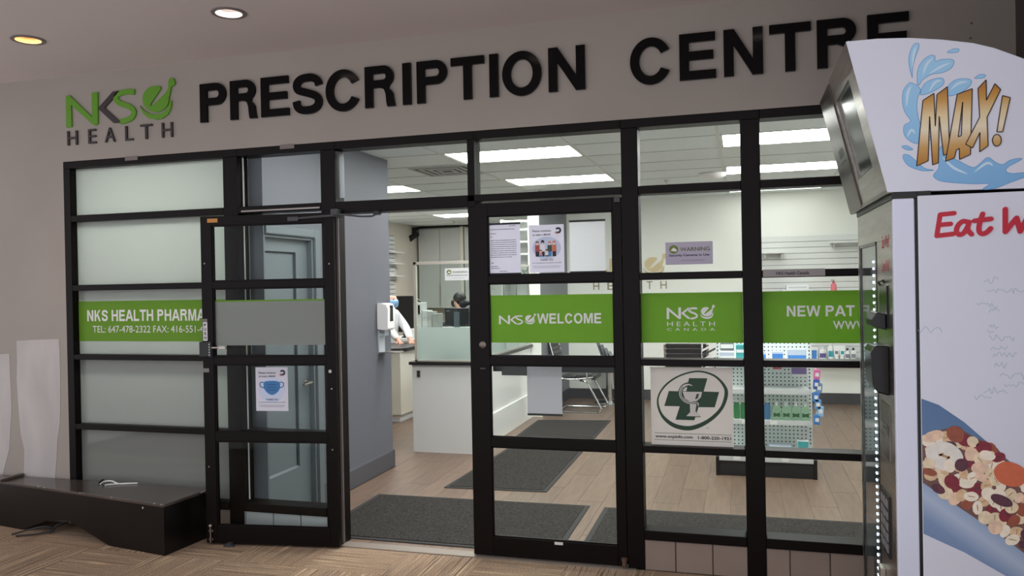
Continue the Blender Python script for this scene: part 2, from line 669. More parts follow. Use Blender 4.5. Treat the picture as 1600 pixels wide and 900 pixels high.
# primer patches: thin uneven skim coats on the wall
_pp = [(-5.04, 1.288), (-4.9, 1.296), (-4.655, 1.303), (-4.652, 1.1), (-4.656, 0.9), (-4.665, 0.7), (-4.69, 0.58), (-4.70, 0.45), (-4.72, 0.30), (-5.0, 0.30), (-4.99, 0.5), (-5.02, 0.62), (-5.035, 0.8), (-5.045, 1.0), (-5.038, 1.15)]
MB().prism(_pp, -0.0022, 0.01).build('primer_patch', PATCH, wf)
_pp = [(-5.6, 1.18), (-5.3, 1.185), (-5.11, 1.195), (-5.10, 0.8), (-5.13, 0.5), (-5.2, 0.3), (-5.6, 0.3)]
MB().prism(_pp, -0.0016, 0.01).build('primer_patch', PATCH, wf)
_mb = MB()
for cx, cz, r in ((1.13, 2.83, 0.006), (1.16, 2.79, 0.006), (1.135, 2.905, 0.006)):
    _mb.prism(ellipse(cx, cz, r, r, 10), -0.002, 0.01)
_mb.build('screw_hole', M('rust', (120, 90, 70), 0.8), wf)
tag(MB().box(1.33, -3.0, 0, 1.46, -0.001, 3.155).build('wall_right', BROWNWALL), 'dark brown side wall past the white vending machine', 'wall', kind='structure')

# ================================================================== SETTING: shop windows
FY0, FY1, GY = -0.004, 0.115, 0.05


def bar(parent, x0, z0, x1, z1, name='transom_bar', y0=FY0, y1=FY1, bev=0.004):
    return MB().box(x0, y0, z0, x1, y1, z1).build(name, FRAME, parent, bevel=bev)


def pane(parent, x0, z0, x1, z1, mat=GLASS):
    return MB().box(x0, GY, z0, x1, GY + 0.006, z1).build('pane', mat, parent)


ZR = [(0.229, 0.666), (0.705, 1.157), (1.194, 1.641), (1.682, 2.127), (2.172, 2.503)]


def bay(n, label, xl, xr, x0, x1, rows, mat=GLASS, base=True):
    """xl..xr is the bay with its mullions, x0..x1 the glass between them."""
    t = thing('window_%d' % n, label, 'window', ((xl + xr) / 2, 0.05, 0.0), kind='structure')
    zb = rows[0][0] - 0.055
    if x0 > xl:
        bar(t, xl, 0.0 if base else zb, x0, 2.503, 'mullion')
    if xr > x1:
        bar(t, x1, 0.0 if base else zb, xr, 2.503, 'mullion')
    bar(t, xl, 2.503, xr, 2.552, 'head_bar')
    bar(t, x0, zb, x1, rows[0][0], 'sill_bar', y0=-0.012)
    for (a, b), (c, d) in zip(rows[:-1], rows[1:]):
        bar(t, x0, b, x1, c)
    for a, b in rows:
        pane(t, x0, a - 0.004, x1, b + 0.004, mat)
    return t


w1 = bay(1, 'frosted glass shop window of five panes behind the black bench', -4.586, -3.166, -4.527, -3.276, ZR, FROST)
w2 = bay(2, 'narrow clear shop window behind the propped open door leaf', -3.166, -2.4525, -3.166, -2.556, ZR)
w3 = thing('window_3', 'clear transom window over the open doorway', 'window', (-2.0, 0.05, 2.1), kind='structure')
bar(w3, -2.4525, 2.503, -1.5255, 2.552, 'head_bar')
bar(w3, -2.4525, 2.098, -1.571, 2.172, 'header_bar')
bar(w3, -1.571, 2.098, -1.5255, 2.503, 'mullion')
pane(w3, -2.4525, 2.168, -1.571, 2.507)
w4 = thing('window_4', 'clear transom window over the closed door leaf', 'window', (-1.05, 0.05, 2.1), kind='structure')
bar(w4, -1.5255, 2.503, -0.648, 2.552, 'head_bar')
bar(w4, -1.571, 2.130, -0.648, 2.172, 'header_bar')
pane(w4, -1.5255, 2.168, -0.648, 2.507)
w5 = bay(5, 'shop window with the white round emblem sign, next to the closed door', -0.648, 0.106, -0.553, 0.004, ZR)
w6 = bay(6, 'shop window half hidden by the white vending machine', 0.106, 0.76, 0.106, 0.66, ZR)
w7 = bay(7, 'shop window wholly behind the white vending machine', 0.76, 1.46, 0.76, 1.33, ZR)
# narrow white silicone strips along the glass edge
_mb = MB().box(-3.160, 0.044, 2.175, -3.150, 0.048, 2.50).box(-3.160, 0.044, 0.24, -3.152, 0.048, 2.1)
_mb.build('gasket', WHITEMATT, w2)
MB().box(-3.14, -0.0065, 2.136, -2.565, -0.0035, 2.146).build('weather_strip', M('pale_strip', (176, 170, 166), 0.6), w2)
MB().box(-2.447, 0.044, 2.2, -2.415, 0.049, 2.48).build('gasket', frosted('gasket_clear', (170, 176, 182), 0.5, 0.4), w3)
for wn, x in ((w1, -4.0), (w2, -2.79)):
    MB().box(x - 0.052, -0.0065, 2.528, x + 0.052, -0.0035, 2.556).build('tape_tab', M('tape', (118, 108, 106), 0.5), wn)
# black tape piece with the shop's name on the middle bar of window 6
t = thing('name_strip', 'thin grey strip lettered with the shop name on a dark window bar', 'sign', (0.268, -0.006, 1.665))
MB().box(0.111, -0.0085, 1.645, 0.425, -0.0045, 1.685).build('strip', M('grey_strip', (150, 144, 144), 0.5), t)
text(MB(), 'NKS Health Canada', 0.178, 1.655, 1.672, -0.0085, 0.345, bold=0.02).build('lettering', INK, t)


TILE2 = M('grey_base_tile', (176, 180, 182), 0.4, rnd=0.04)


def tile_base(name, label, x0, x1, seams, tm=None):
    b = thing(name, label, 'tile base', ((x0 + x1) / 2, 0.05, 0), kind='structure')
    MB().box(x0, 0.012, 0, x1, 0.11, 0.172).build('core', GROUT, b)
    ed = [x0] + seams + [x1]
    for a, c in zip(ed[:-1], ed[1:]):
        MB().box(a + 0.003, 0.002, 0.002, c - 0.003, 0.03, 0.171).build('tile', tm or TILE, b, bevel=0.003)
    return b


tile_base('trim_1', 'beige tile plinth under the emblem sign window', -0.553, 1.46, [-0.38, -0.178, 0.024, 0.226, 0.428, 0.63, 0.832, 1.034, 1.236])
tile_base('trim_2', 'grey tile plinth behind the propped open door leaf', -3.276, -2.556, [-3.159, -2.951, -2.749], TILE2)
tile_base('trim_3', 'tile plinth hidden behind the black bench', -4.527, -3.276, [-4.32, -4.12, -3.92, -3.72, -3.52])

# ------------------------------------------------------------------ doors
DZ = [(0.125, 0.664), (0.721, 1.152), (1.204, 1.638), (1.684, 2.040)]


def door_leaf(t, x0, xg0, xg1, x1, y0, y1, z0, z1):
    mk = lambda n, a, b, c, d, yy0=y0, yy1=y1: MB().box(a, yy0, b, c, yy1, d).build(n, FRAME, t, bevel=0.003, local=True)
    mk('stile', x0, z0, xg0, z1)
    mk('stile', xg1, z0, x1, z1)
    mk('bottom_rail', xg0, z0, xg1, DZ[0][0])
    mk('top_rail', xg0, DZ[-1][1], xg1, z1)
    for (a, b), (c, d) in zip(DZ[:-1], DZ[1:]):
        mk('middle_rail', xg0, b, xg1, c)
    ym = (y0 + y1) / 2
    for a, b in DZ:
        MB().box(xg0, ym - 0.003, a - 0.004, xg1, ym + 0.003, b + 0.004).build('pane', GLASS, t, local=True)
        # glazing beads: a slim lip round every pane
        mb = MB()
        mb.box(xg0, y0 + 0.006, a, xg0 + 0.008, y0 + 0.016, b).box(xg1 - 0.008, y0 + 0.006, a, xg1, y0 + 0.016, b)
        mb.box(xg0, y0 + 0.006, a, xg1, y0 + 0.016, a + 0.008).box(xg0, y0 + 0.006, b - 0.008, xg1, y0 + 0.016, b)
        mb.build('glazing_bead', FRAME, t, local=True)


RZ = math.radians(7.467)
d1 = thing('door_1', 'open dark metal glass door leaf swung out toward the black bench', 'door', (-3.319, -0.187, 0.0), kind='structure', rz=RZ)
door_leaf(d1, 0.0, 0.075, 0.830, 0.8926, 0.0, 0.045, 0.012, 2.10)
MB().box(0.835, 0.046, 0.02, 0.905, 0.062, 2.09).build('hinge_edge', M('bare_metal', (112, 106, 104), 0.5, 0.2), d1, local=True)
MB().box(-0.012, -0.022, 1.205, 0.052, 0.0, 1.30).build('lock_box', BLACK, d1, bevel=0.004, local=True)
_kb = MB()
for k in range(5):
    _kb.box(0.056, -0.026, 1.213 + k * 0.0165, 0.064, -0.012, 1.223 + k * 0.0165)
_kb.box(0.052, -0.022, 1.205, 0.068, 0.0, 1.30)
_kb.build('keypad', DARKGREY, d1, local=True)
_kb = MB()
for k in range(5):
    _kb.box(0.057, -0.0275, 1.215 + k * 0.0165, 0.063, -0.0255, 1.222 + k * 0.0165)
_kb.build('key_digit', WHITEVINYL, d1, local=True)
MB().tube([(0.068, -0.012, 1.262), (0.155, -0.012, 1.262)], 0.008).box(0.12, -0.022, 1.252, 0.165, -0.006, 1.272).build('latch_lever', STEEL, d1, bevel=0.002, local=True)
MB().tube([(0.035, -0.012, 0.02), (0.035, -0.012, 0.12)], 0.007).ball((0.035, -0.012, 0.125), 0.014).box(0.02, -0.008, 0.085, 0.05, 0, 0.1).box(0.02, -0.008, 0.03, 0.05, 0, 0.045).build('floor_bolt', STEEL, d1, local=True)
MB().box(0.15, -0.03, 0.0, 0.185, 0.0, 0.022).box(0.135, -0.035, 0.0, 0.2, -0.01, 0.012).build('door_stop', DARKGREY, d1, local=True)
MB().box(0.05, -0.001, 2.06, 0.12, 0.0005, 2.085).build('gold_sticker', M('gold_label', (190, 130, 60), 0.5), d1, local=True)
MB().box(0.003, -0.0015, 1.105, 0.042, 0.001, 1.13).build('lock_label', M('grey_label', (120, 118, 118), 0.5), d1, local=True)
for q in ((0.025, 1.8), (0.027, 0.5), (0.86, 1.78), (0.86, 1.0), (0.858, 0.62)):
    MB().lathe([(0.006, 0), (0.004, 0.003)], (q[0], 0.0, q[1]), 8, 'y').build('screw', STEEL, d1, local=True)
_mb = MB().tube([(0.855, -0.008, 1.11), (0.855, 0.0, 1.11)], 0.011)
_mb.build('cylinder_lock', STEEL, d1, local=True)
MB().box(0.60, -0.02, 2.052, 0.67, 0.0, 2.078).tube([(0.63, -0.012, 2.066), (0.905, -0.012, 2.078)], 0.008).build('closer_arm', DARKGREY, d1, local=True)

d2 = thing('door_2', 'closed dark metal glass door leaf with the green welcome band', 'door', (-1.055, 0.02, 0.0), kind='structure')
_o = Vector((-1.055, 0.02, 0))


class _Shift:
    pass


d2.location = (0, 0, 0)
door_leaf(d2, -1.574, -1.452, -0.702, -0.652, 0.0, 0.045, 0.012, 2.118)
MB().lathe([(0.022, 0), (0.022, 0.008), (0.014, 0.012)], (-1.492, 0.0, 1.272), 18, 'y').build('cylinder_lock', STEELD, d2, smooth=True, local=True)
for o_ in (d2.children[-1],):
    o_.rotation_euler = (0, 0, 0)
# push bar inside the door with its end boxes
MB().box(-1.45, 0.055, 1.108, -0.704, 0.085, 1.142).build('push_bar', BLACKG, d2, local=True)
MB().box(-1.395, 0.05, 1.085, -1.235, 0.10, 1.155).build('push_bar_case', M('smoked_black', (34, 34, 36), 0.2), d2, bevel=0.003, local=True)
MB().box(-1.51, -0.012, 1.128, -1.475, 0.0, 1.136).build('pull_tab', DARKGREY, d2, local=True)
MB().box(-1.075, -0.002, 0.106, -1.025, 0.001, 0.122).build('maker_plate', WHITEVINYL, d2, local=True)
MB().box(-0.69, -0.016, 2.085, -0.655, 0.0, 2.115).build('pivot', DARKGREY, d2, bevel=0.003, local=True)
MB().lathe([(0.014, 0.0), (0.014, 0.03), (0.018, 0.032), (0.018, 0.045)], (-0.665, -0.02, 0.02), 12).build('floor_pivot', M('worn_brass', (120, 96, 84), 0.4, 0.6), d2, local=True)
# closer arm hanging under the header of the open doorway
t = thing('door_closer', 'thin metal closer arm under the header of the open doorway', 'door closer', (-2.3, -0.02, 2.09))
MB().tube([(-2.43, -0.06, 2.085), (-2.36, -0.05, 2.082), (-2.27, -0.03, 2.07), (-2.20, -0.01, 2.07), (-2.17, 0.0, 2.085)], 0.006, 6).build('arm', DARKGREY, t)
MB().box(-2.185, -0.02, 2.078, -2.15, 0.02, 2.10).build('bracket', BLACK, t)
MB().box(-2.45, -0.075, 2.07, -2.41, -0.004, 2.12).build('shoe', DARKGREY, t)


# ------------------------------------------------------------------ logo, reused at four places
L_N = [(-4.54, 3.013), (-4.509, 3.014), (-4.318, 2.846), (-4.317, 3.016), (-4.266, 3.015), (-4.27, 2.799), (-4.289, 2.788), (-4.312, 2.793), (-4.496, 2.947), (-4.496, 2.791), (-4.543, 2.791)]
L_K = [(-4.267, 2.904), (-4.136, 3.01), (-4.08, 3.01), (-4.21, 2.903), (-4.075, 2.791), (-4.138, 2.793)]
L_S = [(-3.959, 2.991), (-4.032, 2.998), (-4.092, 2.988), (-4.117, 2.959), (-4.079, 2.923), (-4.006, 2.895), (-3.968, 2.859), (-3.985, 2.821), (-4.038, 2.802), (-4.082, 2.799)]
L_DISC = [(-3.754, 3.012), (-3.776, 3.017), (-3.799, 3.018), (-3.82, 3.016), (-3.841, 3.009), (-3.859, 2.999), (-3.873, 2.986), (-3.884, 2.971), (-3.891, 2.953), (-3.893, 2.935), (-3.89, 2.916), (-3.883, 2.898), (-3.872, 2.881), (-3.856, 2.866), (-3.838, 2.854), (-3.818, 2.846), (-3.796, 2.841), (-3.773, 2.84), (-3.752, 2.843), (-3.732, 2.849), (-3.714, 2.859), (-3.699, 2.872), (-3.689, 2.888), (-3.682, 2.905), (-3.68, 2.923), (-3.683, 2.942), (-3.683, 2.975), (-3.70, 2.968), (-3.809, 2.889), (-3.832, 2.884), (-3.826, 2.902), (-3.741, 2.997)]
L_PEST = [(-3.72, 2.945), (-3.684, 2.99), (-3.679, 3.043), (-3.664, 3.062), (-3.64, 3.054), (-3.626, 3.023), (-3.637, 3.009), (-3.660, 3.0), (-3.668, 2.97), (-3.675, 2.935)]
L_CRES = [(-3.917, 2.894), (-3.889, 2.862), (-3.839, 2.834), (-3.789, 2.824), (-3.738, 2.829), (-3.695, 2.853), (-3.668, 2.91), (-3.659, 2.906), (-3.666, 2.856), (-3.692, 2.816), (-3.739, 2.793), (-3.789, 2.789), (-3.847, 2.804), (-3.89, 2.838)]
LX0, LX1, LZ0, LZ1 = -4.543, -3.626, 2.788, 3.062


def logo(parent, x0, x1, z0, y0, y1, green, dark, zs=None):
    s_ = (x1 - x0) / (LX1 - LX0)
    zs = zs or s_
    f = lambda pts: [(x0 + (a - LX0) * s_, z0 + (b - LZ0) * zs) for a, b in pts]
    MB().prism(f(L_N), y0, y1).build('letter', green, parent)
    MB().prism(f(L_K), y0, y1).build('letter', dark, parent)
    MB().prism(f(stroke(smooth_open(L_S, 5), 0.036)), y0, y1).build('letter', green, parent)
    MB().prism(f(L_DISC), y0, y1).prism(f(L_PEST), y0 - 0.0005, y1).prism(f(L_CRES), y0, y1).build('mortar_emblem', green, parent)


lg = thing('logo_sign', 'raised green and dark shop logo over the frosted window', 'sign', (-4.1, 0.0, 2.66))
logo(lg, LX0, LX1, LZ0, -0.012, 0.002, GREEN, LOGODARK)
for k, (ch, a, b) in enumerate(zip('HEALTH', (-4.536, -4.354, -4.214, -4.042, -3.917, -3.743), (-4.449, -4.289, -4.127, -3.978, -3.822, -3.657))):
    mb = MB()
    vs, fs = text_mesh(ch, 0.0)
    text(mb, ch, a, 2.664, 2.764, -0.012, b)
    n = len(mb.v)
    mb.add([(p[0], 0.002, p[2]) for p in mb.v[:n]], [])
    ed = {}
    for f_ in fs:
        for i in range(len(f_)):
            e = (f_[i], f_[(i + 1) % len(f_)])
            if (e[1], e[0]) in ed:
                ed.pop((e[1], e[0]))
            else:
                ed[e] = 1
    mb.f += [(b_, a_, a_ + n, b_ + n) for a_, b_ in ed]
    mb.build('letter', LOGODARK, lg)

# ------------------------------------------------------------------ PRESCRIPTION CENTRE
T_ = 0.052


def arc(cx, cz, rx, rz, a0, a1, n=14):
    return ellipse(cx, cz, rx, rz, n, math.radians(a0), math.radians(a1))


def glyph(ch, w_, h):
    """Heavy grotesque capitals: outline + holes in a w_ by h box."""
    t, tv = T_, T_ * 0.92
    if ch == 'I':
        return [(0, 0), (w_, 0), (w_, h), (0, h)], []
    if ch == 'E':
        m0 = h / 2 - tv / 2 + 0.004
        return [(0, 0), (w_, 0), (w_, tv), (t, tv), (t, m0), (w_ * 0.93, m0), (w_ * 0.93, m0 + tv), (t, m0 + tv), (t, h - tv), (w_ * 0.985, h - tv), (w_ * 0.985, h), (0, h)], []
    if ch == 'T':
        return [(w_ / 2 - t / 2, 0), (w_ / 2 + t / 2, 0), (w_ / 2 + t / 2, h - tv), (w_, h - tv), (w_, h), (0, h), (0, h - tv), (w_ / 2 - t / 2, h - tv)], []
    if ch == 'N':
        return [(0, 0), (t, 0), (t, h * 0.66), (w_ - t * 1.06, 0), (w_, 0), (w_, h), (w_ - t, h), (w_ - t, h * 0.34), (t * 1.06, h), (0, h)], []
    if ch == 'O':
        return ellipse(w_ / 2, h / 2, w_ / 2, h / 2 + 0.004, 40), [ellipse(w_ / 2, h / 2, w_ / 2 - t, h / 2 - tv + 0.004, 32)]
    if ch == 'C':
        o = arc(w_ / 2, h / 2, w_ / 2, h / 2 + 0.004, 27, 333, 36)
        i = arc(w_ / 2, h / 2, w_ / 2 - t, h / 2 - tv + 0.004, 333 - 2, 29, 30)
        return o + i, []
    if ch == 'S':
        c = [(0.88, 0.70), (0.83, 0.82), (0.67, 0.895), (0.5, 0.905), (0.30, 0.885), (0.165, 0.80), (0.145, 0.69), (0.22, 0.60), (0.42, 0.545), (0.62, 0.49), (0.80, 0.42), (0.865, 0.31), (0.82, 0.19), (0.68, 0.115), (0.5, 0.095), (0.30, 0.11), (0.165, 0.19), (0.12, 0.335)]
        c = smooth_open([(a * w_, b * h) for a, b in c], 4)
        return stroke(c, tv * 1.02), []
    if ch in 'PR':
        r = h * 0.285 if ch == 'P' else h * 0.265
        zc = h - r
        cx = w_ - r if ch == 'P' else w_ * 0.95 - r
        out = [(0, 0), (t, 0), (t, h - 2 * r)]
        if ch == 'R':
            out = [(0, 0), (t, 0), (t, h - 2 * r), (w_ * 0.50, h - 2 * r), (w_ * 0.64, h - 2 * r - 0.012), (w_ * 0.69, h * 0.30), (w_ * 0.715, 0.02), (w_ * 0.74, 0), (w_, 0), (w_ * 0.965, 0.03), (w_ * 0.93, h * 0.32), (w_ * 0.86, h * 0.40), (w_ * 0.78, h * 0.445)]
            out += arc(cx, zc, r, r, -52, 90, 12)
        else:
            out += arc(cx, zc, r, r, -90, 90, 14)
        out += [(0, h)]
        hole = [(t, h - 2 * r + tv), (t, h - tv)] + arc(cx, zc, r - t * 0.96, r - tv, 90, -90, 10)
        return out, [hole]


ADV = {'N': .722, 'K': .722, 'S': .667, 'H': .722, 'E': .667, 'A': .722, 'L': .611, 'T': .611, 'P': .667, 'R': .722, 'M': .833, 'C': .722, 'Y': .667, 'W': .944, 'O': .778, 'I': .278, ' ': .278}
BEAR = {'A': 0.0, 'Y': 0.0, 'W': 0.005, 'T': 0.02, 'O': 0.045, 'C': 0.045, 'S': 0.04}


def glyph2(ch, w_, h):
    t = T_
    if ch == 'H':
        return [(0, 0), (t, 0), (t, h * 0.42), (w_ - t, h * 0.42), (w_ - t, 0), (w_, 0), (w_, h), (w_ - t, h), (w_ - t, h * 0.61), (t, h * 0.61), (t, h), (0, h)], []
    if ch == 'L':
        return [(0, 0), (w_, 0), (w_, t * 0.9), (t, t * 0.9), (t, h), (0, h)], []
    if ch == 'K':
        return [(0, 0), (t, 0), (t, h * 0.30), (w_ * 0.38, h * 0.48), (w_ - t * 1.15, 0), (w_, 0), (w_ * 0.56, h * 0.66), (w_ * 0.97, h), (w_ - t * 1.3, h), (t, h * 0.52), (t, h), (0, h)], []
    if ch == 'A':
        return [(0, 0), (t * 1.05, 0), (w_ * 0.30, h * 0.22), (w_ * 0.70, h * 0.22), (w_ - t * 1.05, 0), (w_, 0), (w_ * 0.5 + t * 0.57, h), (w_ * 0.5 - t * 0.57, h)], [[(w_ * 0.365, h * 0.39), (w_ * 0.635, h * 0.39), (w_ * 0.5, h * 0.78)]]
    if ch == 'M':
        return [(0, 0), (t * 0.95, 0), (t * 0.95, h * 0.76), (w_ * 0.5 - t * 0.45, 0), (w_ * 0.5 + t * 0.45, 0), (w_ - t * 0.95, h * 0.76), (w_ - t * 0.95, 0), (w_, 0), (w_, h), (w_ - t * 1.35, h), (w_ * 0.5, h * 0.32), (t * 1.35, h), (0, h)], []
    if ch == 'Y':
        return [(w_ / 2 - t / 2, 0), (w_ / 2 + t / 2, 0), (w_ / 2 + t / 2, h * 0.42), (w_, h), (w_ - t * 1.15, h), (w_ / 2, h * 0.58), (t * 1.15, h), (0, h), (w_ / 2 - t / 2, h * 0.42)], []
    if ch == 'W':
        return [(w_ * 0.18, 0), (w_ * 0.33, 0), (w_ * 0.5, h * 0.70), (w_ * 0.67, 0), (w_ * 0.82, 0), (w_, h), (w_ - t * 0.95, h), (w_ * 0.75, h * 0.30), (w_ * 0.5 + t * 0.52, h), (w_ * 0.5 - t * 0.52, h), (w_ * 0.25, h * 0.30), (t * 0.95, h), (0, h)], []
    return glyph(ch, w_, h)


def bold(mb, word, x0, x1, z0, z1, y, thick=0.0012):
    """Heavy capitals fitted to x0..x1 by z0..z1, facing -y (drawn on a 0.254 high grid)."""
    H0 = 0.254
    em = H0 / 0.716
    tot = sum(ADV[c] for c in word) * em
    sx, sz = (x1 - x0) / (tot - 0.09 * em), (z1 - z0) / H0
    x = -0.045 * em
    for c in word:
        a = ADV[c] * em
        if c != ' ':
            br = BEAR.get(c, 0.06) * em
            out, holes = glyph2(c, a - 2 * br, H0)
            f = lambda q: [(x0 + (x + br + p[0]) * sx, z0 + p[1] * sz) for p in q]
            mb.prism(f(out), y - thick, y, [f(h) for h in holes])
        x += a
    return mb


SGN = thing('shop_sign', 'large black raised lettering PRESCRIPTION CENTRE above the shop front', 'sign', (-1.2, 0.0, 2.735))
for ch, a, b in (('P', -3.43, -3.233), ('R', -3.198, -3.001), ('E', -2.967, -2.765), ('S', -2.737, -2.522), ('C', -2.499, -2.258), ('R', -2.227, -2.024), ('I', -1.973, -1.919), ('P', -1.879, -1.683), ('T', -1.658, -1.448), ('I', -1.415, -1.361), ('O', -1.336, -1.098), ('N', -1.056, -0.841),
                 ('C', -0.584, -0.353), ('E', -0.311, -0.115), ('N', -0.074, 0.130), ('T', 0.163, 0.373), ('R', 0.402, 0.605), ('E', 0.648, 0.848)):
    h = 0.254
    out, holes = glyph(ch, b - a, h)
    dz = 2.737 + (0.003 if ch not in 'SCO' else 0.0)
    MB().prism([(a + p[0], dz + p[1]) for p in out], -0.020, 0.002, [[(a + p[0], dz + p[1]) for p in hl] for hl in holes]).build('letter', LETTER, SGN)

# ------------------------------------------------------------------ green vinyl bands
BZ0, BZ1 = 1.284, 1.566


def band(label, x0, x1, y, extra=None):
    t = thing('vinyl_band', label, 'banner', ((x0 + x1) / 2, y, BZ0))
    MB().box(x0, y - 0.0012, BZ0, x1, y, BZ1).build('vinyl', BANDGREEN, t)
    return t


yb_ = GY - 0.002
b1 = band('green vinyl band lettered with telephone and fax numbers on the frosted window', -4.526, -3.277, yb_)
bold(MB(), 'NKS HEALTH PHARMACY', -4.453, -3.355, 1.425, 1.503, yb_ - 0.0012).build('lettering', WHITEVINYL, b1)
text(MB(), 'TEL: 647-478-2322 FAX: 416-551-4433', -4.406, 1.345, 1.392, yb_ - 0.0012, -3.395).build('lettering', WHITEVINYL, b1)
b2 = band('green vinyl band lettered WELCOME on the closed door', -1.4515, -0.7025, 0.018)
b2['label'] = 'green vinyl band lettered WELCOME on the closed door'
logo(b2, -1.395, -1.165, 1.393, 0.0160, 0.0172, WHITEVINYL, WHITEVINYL, zs=0.235)
bold(MB(), 'WELCOME', -1.156, -0.778, 1.397, 1.456, 0.0168).build('lettering', WHITEVINYL, b2)
b3 = band('green vinyl band with the white mortar logo on the window beside the closed door', -0.5525, 0.0035, yb_)
logo(b3, -0.411, -0.145, 1.417, yb_ - 0.0028, yb_ - 0.0012, WHITEVINYL, WHITEVINYL)
text(MB(), 'HEALTH', -0.409, 1.378, 1.403, yb_ - 0.0012, -0.147, space=1.5).build('lettering', WHITEVINYL, b3)
text(MB(), 'CANADA', -0.410, 1.352, 1.367, yb_ - 0.0012, -0.148, space=1.9).build('lettering', WHITEVINYL, b3)
b4 = band('green vinyl band lettered NEW PAT, cut off by the vending machine', 0.1065, 0.6595, yb_)
bold(MB(), 'NEW PAT', 0.231, 0.572, 1.428, 1.486, yb_ - 0.0012).build('lettering', WHITEVINYL, b4)
text(MB(), 'www.', 0.465, 1.358, 1.403, yb_ - 0.0012, 0.652).build('lettering', WHITEVINYL, b4)
t = thing('vinyl_band', 'grey back of the vinyl band on the open door leaf', 'banner', (-3.319, -0.187, 0), rz=RZ)
MB().box(0.076, 0.020, 1.274, 0.829, 0.0215, 1.552).build('vinyl', VINYLGREY, t, local=True)
MB().box(0.076, 0.0222, 1.28, 0.829, 0.0232, 1.562).build('green_face', BANDGREEN, t, local=True)

# ------------------------------------------------------------------ papers and signs on the glass
BLUEC = M('pale_blue_print', (198, 210, 236), 0.6)
MASKB = M('mask_blue', (56, 120, 178), 0.6)
MASKD = M('mask_fold_blue', (40, 86, 136), 0.6)
REDP = M('red_plus', (190, 60, 70), 0.6)


def poster_common(t, fn, W, H, build_local):
    """Printing shared by both posters, in a W x H sheet whose lower left corner is the origin."""
    kw = dict(local=build_local)
    text(MB(), 'Please continue', 0.10 * W, 0.855 * H, 0.895 * H, 0, 0.63 * W, bold=0.02, fn=fn).build('lettering', INK, t, **kw)
    text(MB(), 'to wear a MASK', 0.10 * W, 0.775 * H, 0.815 * H, 0, 0.63 * W, bold=0.02, fn=fn).build('lettering', INK, t, **kw)
    mb = MB().prism(stroke(arc(0.84 * W, 0.875 * H, 0.062 * W, 0.046 * H, -120, 150, 16), 0.011), -0.0012, 0, fn=fn)
    mb.build('ring_mark', INK, t, **kw)
    MB().box(0, 0, 0, 0, 0, 0)
    mb = MB()
    for a, b, c, d in ((0.745, 0.822, 0.825, 0.838), (0.775, 0.802, 0.795, 0.858)):
        mb.prism([(a * W, b * H), (c * W, b * H), (c * W, d * H), (a * W, d * H)], -0.0012, 0, fn=fn)
    mb.build('plus_mark', REDP, t, **kw)
    text(MB(), 'THANK YOU', 0.31 * W, 0.245 * H, 0.282 * H, 0, 0.69 * W, bold=0.02, fn=fn).build('lettering', NAVY, t, **kw)
    text(MB(), 'for protecting our patients and staff!', 0.09 * W, 0.185 * H, 0.212 * H, 0, 0.91 * W, bold=0.015, fn=fn).build('lettering', INK, t, **kw)
    mb = MB()
    for k, (a, b) in enumerate(((0.09, 0.90), (0.13, 0.86))):
        zz = (0.128 - 0.03 * k) * H
        x = a
        while x < b:
            l = random.uniform(0.03, 0.08)
            mb.prism([(x * W, zz), (min(x + l, b) * W, zz), (min(x + l, b) * W, zz + 0.007 * H), (x * W, zz + 0.007 * H)], -0.0012, 0, fn=fn)
            x += l + 0.012
    mb.build('small_print', INKL, t, **kw)


# mask poster on the open leaf
ox, oz, W, H = 0.348, 0.857, 0.216, 0.277
t = thing('mask_poster', 'white poster with a big blue face mask on the open door leaf', 'poster', (-3.319, -0.187, 0), rz=RZ)
MB().box(ox, 0.0172, oz, ox + W, 0.0186, oz + H).build('sheet', PAPER, t, local=True)
fn = lambda x, y, z_: (ox + x, 0.0172 + y * 1.0, oz + z_)
MB().prism(ellipse(0.5 * W, 0.49 * H, 0.41 * W, 0.28 * H, 32), -0.0005, 0, fn=fn).build('round_ground', BLUEC, t, local=True)
poster_common(t, fn, W, H, True)
_mk = smooth_closed([(0.27 * W, 0.66 * H), (0.38 * W, 0.685 * H), (0.5 * W, 0.69 * H), (0.63 * W, 0.685 * H), (0.75 * W, 0.65 * H), (0.75 * W, 0.52 * H), (0.66 * W, 0.42 * H), (0.5 * W, 0.365 * H), (0.34 * W, 0.43 * H), (0.25 * W, 0.54 * H)], 4)
MB().prism(_mk, -0.0012, 0, fn=fn).build('mask_print', MASKB, t, local=True)
mb = MB()
for z0 in (0.60, 0.535, 0.475):
    mb.prism(stroke([(0.37 * W, z0 * H), (0.5 * W, (z0 + 0.012) * H), (0.64 * W, z0 * H)], 0.0045), -0.002, 0, fn=fn)
for sgn in (-1, 1):
    mb.prism(stroke(smooth_open([((0.5 + sgn * 0.245) * W, 0.645 * H), ((0.5 + sgn * 0.32) * W, 0.66 * H), ((0.5 + sgn * 0.37) * W, 0.62 * H), ((0.5 + sgn * 0.34) * W, 0.555 * H), ((0.5 + sgn * 0.24) * W, 0.53 * H)], 4), 0.005), -0.002, 0, fn=fn)
mb.build('mask_lines', MASKD, t, local=True)

